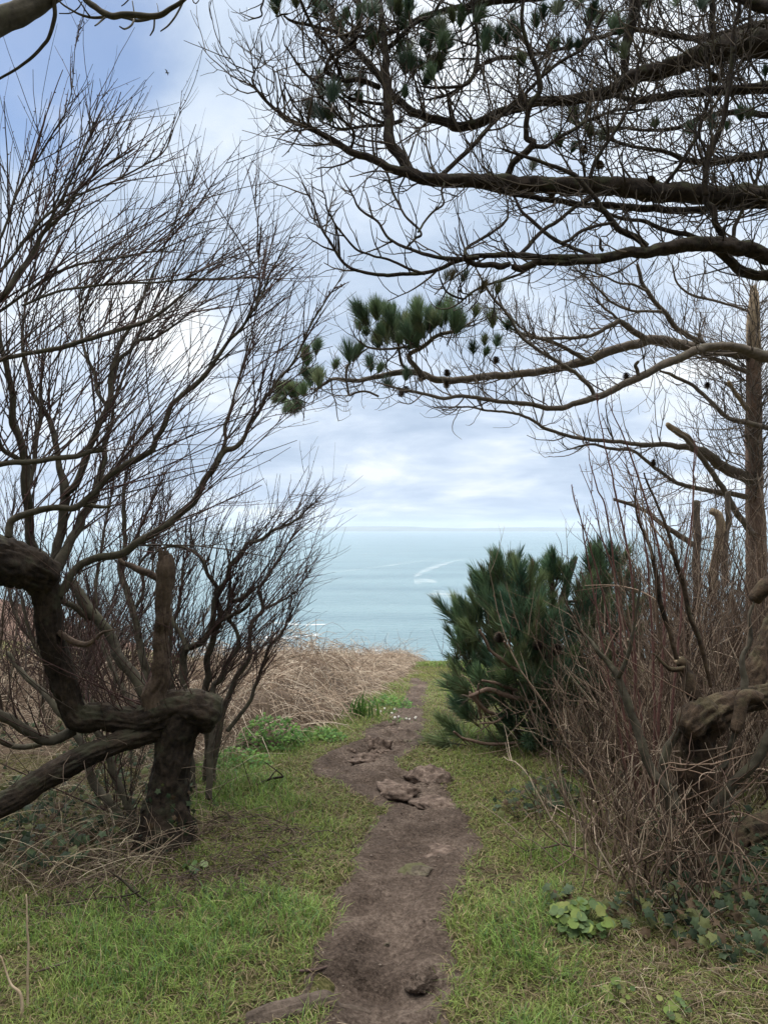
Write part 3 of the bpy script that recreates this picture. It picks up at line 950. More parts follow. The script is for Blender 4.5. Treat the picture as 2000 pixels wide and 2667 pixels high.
B = [
    ([(80, 1490, 15), (90, 1440, 13), (81, 1380, 12), (75, 1262, 12), (72, 1216, 11), (57, 1165, 10), (42, 1096, 9), (33, 1036, 8.5), (24, 990, 8), (6, 930, 7), (-10, 860, 6)], 0.0, -0.25),
    ([(126, 1490, 18), (142, 1455, 14), (154, 1395, 12), (163, 1350, 12), (169, 1277, 12), (154, 1216, 8), (145, 1156, 7.5), (136, 1096, 7), (120, 1069, 6.5), (96, 1036, 6), (78, 1000, 5.5), (62, 930, 4.5), (60, 850, 3.5), (75, 740, 2.6), (100, 630, 2), (118, 520, 1.3)], 0.0, 0.4),
    ([(169, 1285, 10), (193, 1262, 9.5), (220, 1216, 9), (238, 1165, 8.5), (259, 1111, 8), (280, 1057, 8), (292, 1005, 7), (301, 945, 6), (316, 900, 5), (340, 850, 4.5), (365, 790, 3.5), (395, 720, 2.6), (440, 620, 1.9), (480, 520, 1.4), (520, 430, 1.0)], 0.05, 0.3),
    ([(280, 1062, 5), (262, 1020, 5), (245, 970, 4.5), (225, 930, 4), (216, 880, 3), (210, 800, 2.2), (215, 700, 1.4)], 0.12, 0.5),
    ([(150, 1480, 16), (181, 1419, 12), (208, 1374, 11), (217, 1346, 11), (241, 1301, 10.5), (259, 1256, 10), (268, 1205, 8), (275, 1160, 7), (290, 1110, 5), (300, 1040, 4), (330, 960, 3), (360, 870, 2.2), (420, 760, 1.5)], -0.05, 0.6),
    ([(150, 1552, 12), (166, 1530, 11), (184, 1508, 10), (211, 1471, 10), (256, 1452, 10), (301, 1443, 10), (347, 1422, 10), (392, 1395, 10), (452, 1357, 9.5), (484, 1325, 9.5), (515, 1283, 9), (545, 1235, 8.5), (572, 1193, 8.5), (590, 1172, 8), (612, 1163, 6.5), (632, 1140, 5.5), (656, 1102, 5), (677, 1069, 4.5), (701, 1024, 4), (732, 980, 3.6), (765, 938, 3.2), (798, 871, 2.8), (819, 826, 2.3), (856, 770, 1.8), (901, 700, 1.2)], -0.1, 0.35),
    ([(570, 1200, 5), (581, 1150, 4.5), (590, 1110, 4.2), (600, 1060, 3.5), (618, 1000, 2.6), (640, 930, 2), (650, 840, 1.3)], 0.1, 0.4),
    ([(22, 1400, 10), (30, 1358, 9.5), (66, 1337, 9), (120, 1325, 8.5), (181, 1321, 8.5), (208, 1316, 8.5), (235, 1289, 8), (271, 1253, 8), (316, 1222, 8), (362, 1192, 8), (398, 1171, 7.5), (413, 1135, 7), (431, 1099, 7), (446, 1060, 7), (470, 1039, 6.5), (500, 1013, 6.2), (545, 974, 5.8), (569, 925, 5), (599, 886, 4.6), (627, 856, 4), (651, 823, 3.6), (678, 772, 2.8), (699, 736, 2.3), (729, 672, 1.7), (756, 612, 1.0)], -0.35, -0.1),
    ([(208, 1316, 7), (240, 1320, 6), (262, 1321, 5), (290, 1316, 3)], -0.2, -0.15),
    ([(660, 808, 2.6), (672, 750, 2.2), (677, 690, 2), (673, 640, 1.6), (668, 560, 1.1), (672, 505, 0.8)], -0.12, -0.1),
    ([(-60, 1230, 8), (0, 1213, 7.5), (90, 1201, 7), (181, 1195, 7), (223, 1177, 6.5), (271, 1166, 5.5)], -0.6, -0.4),
    ([(72, 1216, 8), (40, 1190, 7), (10, 1165, 6), (-10, 1120, 5), (-30, 1040, 4)], -0.1, -0.3),
    ([(80, 1265, 6), (95, 1210, 6), (96, 1140, 6), (105, 1060, 5), (110, 1000, 4)], 0.0, 0.2),
    ([(-60, 900, 9), (-10, 800, 9), (20, 765, 8.5), (45, 722, 8), (76, 660, 7), (118, 605, 5.5), (170, 545, 4.2), (215, 490, 3.2), (260, 440, 2.4), (330, 395, 2.0)], -0.55, -0.35),
    ([(118, 605, 4), (150, 540, 3.4), (185, 470, 2.6), (215, 400, 2), (240, 330, 1.6), (275, 245, 1)], -0.45, -0.45),
    ([(-60, 985, 6), (0, 943, 6), (63, 926, 6), (160, 905, 6), (270, 871, 5.6), (329, 854, 5), (380, 837, 4.5), (422, 812, 4), (470, 775, 3), (520, 735, 2), (545, 705, 1.2)], -0.5, -0.2),
    ([(-50, 840, 4), (30, 795, 4), (110, 735, 3.6), (200, 690, 3.2), (320, 668, 2.6), (420, 655, 2), (455, 648, 1.2)], -0.5, -0.3),
    ([(-40, 740, 4), (20, 690, 4), (90, 600, 3.6), (180, 520, 3), (300, 470, 2.4), (420, 400, 1.8), (475, 290, 1)], -0.55, -0.3),
    ([(-40, 690, 3.5), (10, 600, 3.3), (60, 480, 2.6), (130, 370, 2), (185, 240, 1.3), (205, 75, 0.8)], -0.6, -0.5),
    ([(295, 1000, 5.5), (312, 943, 5), (337, 913, 5), (363, 888, 4.6), (401, 880, 4), (443, 859, 3.2), (520, 800, 2), (560, 755, 1.2)], 0.25, 0.5),
    ([(60, 800, 3.6), (170, 755, 3.4), (320, 740, 3.0), (420, 732, 2.4), (540, 728, 1.8), (660, 722, 1.0)], -0.6, -0.5),
]
for q_ in B:
    wil.limb('branch', M_WBRANCH, q_[0], YW + q_[1], YW + q_[2], 9, 0.012, 'br', 0.05, 0.10)
for pts, a0, a1 in [
    ([(195, 1900, 14), (152, 1927, 13), (116, 1931, 13), (80, 1913, 13), (43, 1887, 13), (0, 1869, 13), (-60, 1850, 12)], 0.0, -0.3),
    ([(110, 1938, 7), (70, 1947, 7), (36, 1945, 7), (0, 1924, 7), (-50, 1900, 6)], 0.1, 0.1),
    ([(355, 2190, 9), (351, 2160, 9), (342, 2119, 10), (325, 2068, 10), (304, 2025, 9), (284, 1980, 9), (262, 1930, 8), (235, 1860, 7), (190, 1800, 7), (120, 1720, 6), (80, 1650, 5), (60, 1560, 4)], 0.08, 0.5),
    ([(335, 2190, 10), (325, 2160, 11), (307, 2119, 12), (275, 2083, 12), (245, 2047, 11), (228, 2000, 10), (215, 1940, 9), (180, 1890, 8), (130, 1820, 8), (70, 1760, 7), (20, 1700, 6)], 0.1, 0.6),
    ([(385, 1830, 14), (362, 1781, 14), (328, 1742, 14), (301, 1703, 13.5), (271, 1645, 13), (241, 1591, 13), (211, 1543, 13), (196, 1512, 11)], 0.04, 0.3),
    ([(240, 1610, 9), (215, 1600, 8), (190, 1580, 8), (165, 1560, 8), (150, 1520, 8)], 0.25, 0.15),
]:
    wil.limb('branch', M_WBRANCH, pts, YW + a0, YW + a1, 10, 0.01, 'low', 0.06, 0.12)
wil.limb('branch', M_WDEAD, [(160, 1648, 8), (190, 1670, 8), (215, 1680, 7), (240, 1672, 5), (270, 1650, 3), (300, 1640, 1.5)], YW - 0.12, YW - 0.2, 14, 0.012, 'dead', 0.25, 0.25)
# whippy shoots, swept seawards to the right
WTR = np.array([0.62, 0.05, 0.55])
g = wil.tw
def env_world(px_pts, Y):
    q = np.array([P(a, b_, Y) for a, b_ in px_pts])
    return q[:, [0, 2]], Y


def inside_env(p, env):
    """is p inside the crown outline (drawn in the plane facing the path, widened with distance)"""
    poly, Y = env
    s_ = Y / np.maximum(p[:, 1], 0.5)
    x = p[:, 0] * s_; z = (p[:, 2] - CAM[2]) * s_ + CAM[2]
    ins = np.zeros(len(p), bool)
    for i in range(len(poly)):
        (x1, z1), (x2, z2) = poly[i - 1], poly[i]
        c = ((z1 > z) != (z2 > z)) & (x < (x2 - x1) * (z - z1) / ((z2 - z1) + 1e-12) + x1)
        ins ^= c
    return ins


ENV = env_world([(-600, 2400), (-600, 260), (0, 215), (120, 190), (215, 100), (290, 240), (340, 215), (470, 300), (560, 420), (660, 360), (700, 480), (740, 600), (860, 690), (900, 760), (860, 900), (930, 1060), (850, 1130), (870, 1330), (860, 1480), (790, 1600), (720, 1720), (720, 2400)], 4.0)
def whips(g, polys, d1, L1, d2, L2, tropv, spread=0.5, r1=0.0034, r2=0.0023, t0=0.1, ang=(0.35, 0.85), tw=0.55, d3=0, L3=(0.1, 0.25), minr=None, buds=True, pal=DARKTW, shrink=0.45, env=None, wob=0.11):
    p, t, r, fr = sample(polys, d1, t0, 1.0)
    M = len(p)
    tr = norm(tropv + rng.normal(0, spread * 0.6, (M, 3)))
    d0 = norm(side_dirs(t, rng.uniform(*ang, M), tropv, 1.3) * 0.8 + tr * 0.35)
    L = rng.uniform(*L1, M) * (1 - shrink * fr)
    if env is not None:                        # keep the crown inside its wind-clipped outline
        tip = p + d0 * L[:, None]
        L = np.where(inside_env(tip, env), L, L * 0.45)
        tip = p + d0 * L[:, None]
        L = np.where(inside_env(tip, env), L, L * 0.35)
    pts, rad = grow(p, d0, L, np.minimum(r1 * (0.7 + 0.7 * rng.random(M)), r * 0.8 + 0.0008), 10, tr, tw, wob, 0.42)
    c = pick(pal, M)
    tubes(g, pts, rad, 4, c)
    if buds: bud_knots(g, pts, rad, c, 2)
    p2, t2_, r2_, _ = sample(as_polys(pts, rad), d2, 0.15, 0.9)
    M2 = len(p2)
    tr2 = norm(tropv + rng.normal(0, spread, (M2, 3)))
    pts2, rad2 = grow(p2, side_dirs(t2_, rng.uniform(0.4, 0.9, M2), tropv, 0.7), rng.uniform(*L2, M2), np.minimum(r2 * (0.7 + 0.6 * rng.random(M2)), r2_), 7, tr2, tw * 0.8, 0.12, 0.5)
    c = pick(pal, M2)
    tubes(g, pts2, rad2, 3, c)
    if buds: bud_knots(g, pts2, rad2, c, 3)
    if d3:
        p3_, t3_, r3_, _ = sample(as_polys(pts2, rad2), d3, 0.15, 0.9)
        M3 = len(p3_)
        pts3, rad3 = grow(p3_, side_dirs(t3_, rng.uniform(0.5, 1.0, M3)), rng.uniform(*L3, M3), np.minimum(0.0017, r3_), 5, tropv, tw, 0.12, 0.6)
        tubes(g, pts3, rad3, 3, pick(pal, M3))
    return pts, rad
br = wil.polys['br']
whips(g, br[:3] + br[4:5] + br[13:15] + br[17:19], 18.0, (0.45, 1.25), 3.6, (0.15, 0.5), norm(np.array([0.32, 0.05, 0.82])), 0.6, t0=0.06, tw=0.3, shrink=0.3, env=ENV, wob=0.07, ang=(0.25, 0.75))
whips(g, br[5:8] + br[3:4] + br[15:17] + br[19:21], 25.0, (0.45, 1.25), 3.6, (0.15, 0.5), norm(np.array([0.48, 0.05, 0.68])), 0.75, t0=0.03, tw=0.25, shrink=0.3, env=ENV, wob=0.07, ang=(0.25, 0.75))
whips(g, br[9:13] + wil.polys['low'][2:4] + wil.polys['big'], 30.0, (0.35, 1.1), 4.5, (0.15, 0.45), norm(np.array([0.3, 0.1, 0.75])), 0.8, t0=0.05, tw=0.3, env=ENV, wob=0.08)
whips(g, wil.polys['low'][:2] + wil.polys['low'][4:], 12.0, (0.3, 0.8), 4.5, (0.12, 0.4), norm(np.array([-0.1, 0.0, 0.7])), 0.9, t0=0.1)
# fine dead twigs hanging about the foot and elbow
p, t, r, fr = sample([t1, t4], 22, 0.1, 0.95)
M = len(p)
pts, rad = grow(p + side_dirs(t, 1.5) * r[:, None] * 0.8, side_dirs(t, 1.2), rng.uniform(0.15, 0.5, M), np.full(M, 0.0024), 8, (0.3, -0.1, -0.1), 0.5, 0.5, 0.4)
tubes(g, pts, rad, 3, pick(np.array([[0.10, 0.07, 0.05], [0.16, 0.12, 0.09], [0.06, 0.045, 0.03]]), M))
tip_twigs(g, wil.tips[2:], 2, (0.06, 0.22), 0.0028, DARKTW, 0.3, 0.15)
o = g.build('crown', M_ATTR, wil.root)

# ------------------------------------------------------------------ the slender many-stemmed willow behind it
b2 = GP(520, 2075)
wb = Tree('willow_bush', b2, 'slender many stemmed bare willow bush behind the twisted trunk, reaching over the sea', 'tree')
Y2 = b2[1]
C = [
    ([(505, 2085, 11), (495, 1950, 10), (481, 1802, 10), (478, 1742, 10), (487, 1697, 9.5), (502, 1687, 8.5), (530, 1669, 8), (548, 1636, 7.5), (557, 1591, 7.5), (566, 1546, 7), (581, 1525, 7), (593, 1507, 6.5), (599, 1477, 6), (623, 1452, 6), (638, 1431, 5.5), (650, 1416, 5.2), (683, 1401, 4.6), (713, 1383, 4), (741, 1371, 3.5), (775, 1350, 2.5), (815, 1318, 1.4)], 0.0, 0.2),
    ([(530, 2085, 10), (538, 1950, 9), (533, 1802, 9), (536, 1757, 9), (545, 1706, 8.5), (557, 1651, 8), (571, 1606, 7.5), (563, 1555, 6), (560, 1531, 6), (542, 1498, 5.5), (530, 1458, 5), (499, 1431, 4.5), (469, 1424, 4), (430, 1428, 3.5), (400, 1445, 2.5)], 0.2, 0.1),
    ([(550, 2080, 9), (552, 1920, 8), (557, 1802, 7), (575, 1766, 7), (587, 1724, 6.5), (611, 1700, 6), (623, 1666, 5.5), (611, 1636, 5), (599, 1612, 4.5), (596, 1560, 4), (600, 1500, 3), (590, 1430, 2)], -0.2, 0.2),
    ([(540, 2090, 10), (560, 1960, 9), (587, 1844, 8), (611, 1787, 7.5), (629, 1748, 7), (650, 1712, 6.5), (653, 1682, 6), (653, 1636, 5.5), (656, 1618, 5.5), (674, 1600, 5), (682, 1587, 4.8), (677, 1546, 4.2), (680, 1525, 4), (701, 1498, 3.5), (719, 1471, 3), (738, 1440, 2.2), (765, 1390, 1.2)], 0.1, 0.5),
    ([(682, 1588, 4), (715, 1572, 3.4), (747, 1555, 2.6), (768, 1540, 2), (800, 1500, 1.2)], 0.45, 0.6),
    ([(600, 1567, 6), (629, 1558, 6.5), (650, 1543, 6.5), (659, 1528, 6)], 0.15, 0.1),
    ([(565, 1625, 5), (595, 1608, 5), (630, 1592, 5), (651, 1574, 4)], 0.1, 0.0),
    ([(487, 1697, 6), (470, 1650, 6), (452, 1621, 6), (436, 1585, 5), (420, 1540, 4), (400, 1480, 3), (395, 1400, 2)], 0.0, 0.3),
    ([(470, 2080, 9), (455, 1960, 8), (462, 1880, 8), (455, 1800, 8), (444, 1740, 7), (440, 1690, 6), (452, 1640, 5), (470, 1560, 4), (478, 1480, 3), (500, 1400, 2)], 0.3, 0.7),
    ([(450, 1850, 9), (395, 1800, 12), (383, 1770, 11), (374, 1712, 10), (356, 1636, 9.5), (335, 1561, 9), (322, 1501, 8), (316, 1455, 7.5), (335, 1430, 5), (353, 1400, 4), (380, 1340, 3), (410, 1270, 2)], 0.4, 0.8),
    ([(318, 1500, 6), (322, 1440, 6), (322, 1395, 6), (318, 1360, 6), (325, 1280, 4), (340, 1200, 3), (350, 1120, 2)], 0.7, 0.9),
    ([(345, 1590, 5), (366, 1570, 4.5), (376, 1540, 4), (372, 1505, 4), (362, 1470, 3.5), (400, 1420, 3), (440, 1330, 2)], 0.75, 0.9),
    ([(590, 1900, 6), (640, 1840, 5.5), (668, 1780, 5), (690, 1730, 4.5), (700, 1690, 4), (735, 1650, 3), (760, 1600, 1.6)], 0.2, 0.5),
    ([(455, 2060, 8), (400, 1960, 7), (350, 1850, 7), (300, 1760, 6), (262, 1660, 6), (250, 1560, 5), (262, 1460, 4), (280, 1360, 3), (300, 1250, 2)], 0.5, 1.3),
    ([(440, 2050, 7), (330, 1900, 6), (210, 1800, 6), (130, 1700, 5), (60, 1640, 5), (30, 1560, 4), (20, 1440, 3), (40, 1300, 2)], 0.7, 1.5),
]
for q_ in C:
    wb.limb('branch', M_WBRANCH, q_[0], Y2 + q_[1], Y2 + q_[2], 8, 0.012, 'br', 0.05, 0.12)
g = wb.tw
brs = wb.polys['br']
whips(g, brs[:5], 40, (0.3, 0.9), 5, (0.12, 0.42), norm(np.array([0.50, 0.0, 0.68])), 0.6, 0.0028, 0.0021, 0.30, d3=3, env=ENV, wob=0.08)
whips(g, brs[5:], 38, (0.3, 0.9), 4.5, (0.12, 0.42), norm(np.array([0.30, 0.0, 0.8])), 0.55, 0.0028, 0.0021, 0.30, d3=2.5, env=ENV, wob=0.08)
whips(g, brs, 15, (0.2, 0.6), 4, (0.1, 0.3), norm(np.array([0.25, -0.1, 0.6])), 0.9, 0.0023, 0.0017, 0.05)
tip_twigs(g, wb.tips, 2, (0.06, 0.25), 0.0026, DARKTW, 0.4, 0.15)
g.build('crown', M_ATTR, wb.root)

# a rank of thin stems further back on the left, low scrub with pale bark
for nm, px0, py0, n_, lab in (('willow_scrub', 40, 1900, 16, 'low grey scrub of thin bare stems at the far left edge under the limb'),
                              ('willow_scrub', 215, 1830, 18, 'low grey scrub of thin bare stems between the mossy limb and leaning stems'),
                              ('willow_scrub', 120, 1860, 16, 'low grey scrub of thin bare stems behind the mossy elbow, far left'),
                              ('willow_scrub', 330, 1900, 12, 'low grey scrub of thin bare stems behind the broken dead stub')):
    bs = GP(px0, py0)
    sc = Tree(nm, bs, lab, 'shrub', 'bare willow scrub on the left')
    M = n_
    p0 = bs + np.stack([rng.normal(0, 0.35, M), rng.normal(0, 0.3, M), np.zeros(M) - 0.05], -1)
    pts, rad = grow(p0, norm(np.stack([rng.normal(0.0, 0.5, M), rng.normal(0, 0.35, M), np.full(M, 1.0)], -1)), rng.uniform(0.7, 1.5, M), rng.uniform(0.009, 0.018, M), 12, (0.25, 0, 0.5), 0.7, 0.35, 0.3)
    tubes(sc.tw, pts, rad, 7, pick(np.array([[0.12, 0.098, 0.07], [0.10, 0.08, 0.058]]), M))
    sc.tw.build('stems', M_ATTR, sc.root)
    sc.tw = Geo()
    whips(sc.tw, as_polys(pts, rad), 20, (0.3, 0.8), 4.5, (0.12, 0.4), norm(np.array([0.35, 0, 0.7])), 0.7, 0.0026, 0.002, 0.1, d3=1.5)
    sc.tw.build('crown', M_ATTR, sc.root)

# ------------------------------------------------------------------ the branch hanging in at the top left
tp = np.array([-2.9, 1.5, zground(-2.9, 1.5)])
oh = Tree('overhanging_tree', tp, 'bare brown limb with drooping twigs reaching in overhead from the left', 'tree')
oh.limb('trunk', M_WBRANCH, [(-900, 700, 42), (-620, 400, 38), (-300, 210, 34), (-120, 130, 33), (0, 62, 32), (63, 25, 30), (127, -14, 26), (220, -90, 20), (330, -200, 12)], 1.75, 2.7, 32, 0.0, 'trunk', 0.10, 0.08, 8, 4.0,
        extra=[(tp[0], tp[1], tp[2] - 0.2, 0.19), (tp[0] - 0.02, tp[1], tp[2] + 1.0, 0.13), (tp[0] + 0.1, tp[1] + 0.02, tp[2] + 1.7, 0.09)])
for pts in [
    [(150, -60, 6), (141, 0, 6), (142, 42, 5.5), (130, 93, 5), (103, 131, 4.4), (59, 169, 3.8), (0, 206, 3.2), (-60, 225, 2)],
    [(190, -60, 9), (224, 0, 8), (253, 21, 8), (291, 40, 8), (338, 36, 7.5), (401, 40, 7.5), (443, 21, 6.5), (477, 0, 5.5), (520, -40, 4)],
    [(405, 43, 4), (380, 51, 4), (353, 53, 4), (329, 46, 3.5), (300, 42, 3)],
    [(287, 42, 3.8), (240, 46, 3.6), (200, 33, 2.8), (165, 12, 2.4), (140, -10, 2)],
    [(350, 52, 2.6), (342, 66, 2.6), (325, 76, 2.4), (312, 70, 1.8)],
    [(403, 45, 2.6), (403, 62, 2.5), (401, 78, 2.4), (392, 93, 1.6)],
    [(480, -2, 2.8), (470, 22, 2.6), (456, 46, 2.4), (440, 66, 2.2), (422, 81, 1.5)],
    [(278, 43, 2.6), (262, 56, 2.4), (248, 66, 1.8)],
    [(353, 50, 1.8), (350, 28, 1.6), (344, 2, 1.2)],
    [(238, 46, 2.4), (225, 30, 2), (212, 10, 1.8), (190, -20, 1.4)],
    [(155, 35, 1.4), (185, 34, 1.6), (205, 20, 1.6), (214, 4, 1.4)],
    [(317, 16, 1.2), (328, 8, 1.6), (345, -10, 1.6)],
    [(500, -12, 1.6), (505, 6, 1.6), (513, 8, 1.4), (520, -6, 1.2)],
    [(413, 30, 1.2), (412, 18, 1), (409, 8, 0.8)],
]:
    oh.limb('branch', M_WBRANCH, pts, 2.5, 2.5 + rng.uniform(-0.1, 0.15), 8, 0.0, 'br', 0.10, 0.14, 5, 1.6)

# ------------------------------------------------------------------ the big pine overhead on the right (trunk just out of the picture)
tp = np.array([3.15, 4.9, zground(3.15, 4.9)])
pine = Tree('pine_tree', tp, 'big old pine spreading dark layered limbs and dead twigs overhead', 'tree', 'pines')
def tk(z, r=0.0, dx=0.0): return (tp[0] + dx, tp[1], z, r)
g = Geo()
pq = smooth_line(np.array([[tp[0], tp[1], tp[2] - 0.2, 0.30], [tp[0] - 0.02, tp[1], 1.0, 0.23], [tp[0] + 0.05, tp[1] + 0.03, 2.4, 0.20], [tp[0], tp[1] + 0.05, 3.8, 0.17], [tp[0] + 0.1, tp[1] + 0.1, 5.4, 0.12], [tp[0] + 0.2, tp[1] + 0.2, 7.0, 0.05]]), 24)
limb(g, pq[:, :3], pq[:, 3], 36, 0.2, 1.0, 0.12, 3.3)
g.build('trunk', M_PINE, pine.root)
def tr_at(px, py, r, Y=4.9):
    w = P(px, py, Y); return (w[0], w[1], w[2], r)
BIG = [  # main limbs: (pts, Y0, Y1, joined to trunk height)
    ([(2000, 112, 33), (1933, 118, 31), (1848, 141, 27), (1764, 166, 22), (1680, 192, 20), (1637, 214, 18), (1587, 240, 16), (1511, 255, 13), (1439, 261, 12), (1363, 278, 12), (1300, 295, 12), (1257, 316, 12), (1198, 332, 12), (1156, 318, 11), (1106, 304, 10), (1063, 283, 10), (1021, 249, 9.5), (988, 194, 9), (945, 156, 8), (903, 110, 6.5), (878, 72, 5), (860, 20, 4)], 4.95, 5.6, 4.4),
    ([(2000, 503, 23), (1910, 506, 23), (1827, 507, 24), (1722, 498, 26), (1595, 484, 22), (1427, 480, 20), (1300, 480, 20), (1240, 475, 18), (1156, 470, 17), (1090, 459, 15), (1050, 448, 12), (1017, 441, 10.5), (988, 424, 10), (945, 409, 9), (903, 388, 8.5), (852, 359, 7.5), (806, 333, 6), (755, 312, 5), (709, 274, 4.2), (680, 245, 3.6), (658, 211, 2.8), (664, 190, 2), (654, 135, 1.3)], 4.7, 4.9, 3.3),
    ([(2000, 535, 8), (1827, 545, 8.5), (1722, 543, 9), (1595, 537, 8), (1511, 531, 7.5), (1439, 518, 7), (1342, 508, 6), (1260, 480, 5)], 5.3, 5.0, 3.1),
    ([(2000, 668, 18), (1912, 643, 19), (1806, 640, 19), (1701, 649, 15), (1616, 662, 12), (1553, 674, 12), (1469, 673, 9), (1384, 672, 8), (1300, 667, 7), (1249, 668, 6.5), (1225, 670, 6.5), (1182, 683, 6), (1156, 696, 5.2), (1106, 712, 4.8), (1042, 716, 4.6), (979, 712, 4.3), (928, 707, 4), (895, 685, 3.8), (865, 645, 3.4), (836, 590, 2.8), (815, 522, 2.3), (785, 478, 1.2)], 4.6, 4.4, 2.9),
    ([(2000, 722, 13), (1941, 710, 13), (1903, 685, 12), (1860, 655, 10), (1820, 640, 8)], 4.75, 4.6, 2.8),
    ([(2000, 228, 15), (1891, 233, 11), (1806, 237, 10), (1722, 253, 9.5), (1671, 262, 8), (1600, 250, 5), (1540, 225, 3)], 5.3, 5.9, 4.0),
    ([(2040, 40, 15), (1954, 4, 15), (1900, -20, 13), (1820, -60, 10)], 4.4, 4.6, 4.6),
    ([(2000, 400, 10), (1924, 412, 9), (1848, 421, 8.5), (1785, 416, 7), (1720, 395, 5), (1640, 380, 4), (1560, 350, 3), (1480, 300, 2)], 5.6, 6.2, 3.6),
    ([(2000, 300, 8), (1930, 290, 7), (1850, 300, 6), (1760, 330, 5), (1690, 340, 4), (1610, 330, 3), (1540, 350, 2)], 5.9, 6.4, 3.8),
    ([(2000, 60, 14), (1900, 85, 10), (1820, 100, 8), (1740, 95, 7), (1640, 80, 6), (1540, 100, 5), (1450, 130, 4), (1360, 140, 3)], 5.8, 6.2, 4.9),
    ([(1990, -60, 20), (1800, -40, 16), (1600, -30, 13), (1400, -10, 10), (1250, 10, 8), (1120, 40, 6.5), (1017, 82, 6), (960, 85, 4), (900, 60, 3)], 5.0, 5.4, 5.0),
]
for pts, Y0, Y1, zt in BIG:
    x0 = P(pts[0][0], pts[0][1], Y0)
    e = [(tp[0] + 0.02, tp[1] + 0.02, x0[2] - 0.22, max(pts[0][2] * Y0 / F * 1.25, 0.03)), (0.5 * (tp[0] + x0[0]) + 0.1, 0.5 * (tp[1] + x0[1]), x0[2] - 0.08, pts[0][2] * Y0 / F * 1.1)]
    pine.limb('limb', M_PINE, pts, Y0, Y1, 22, 0.012, 'big', 0.28, 0.16, 6, 5.5, extra=e)
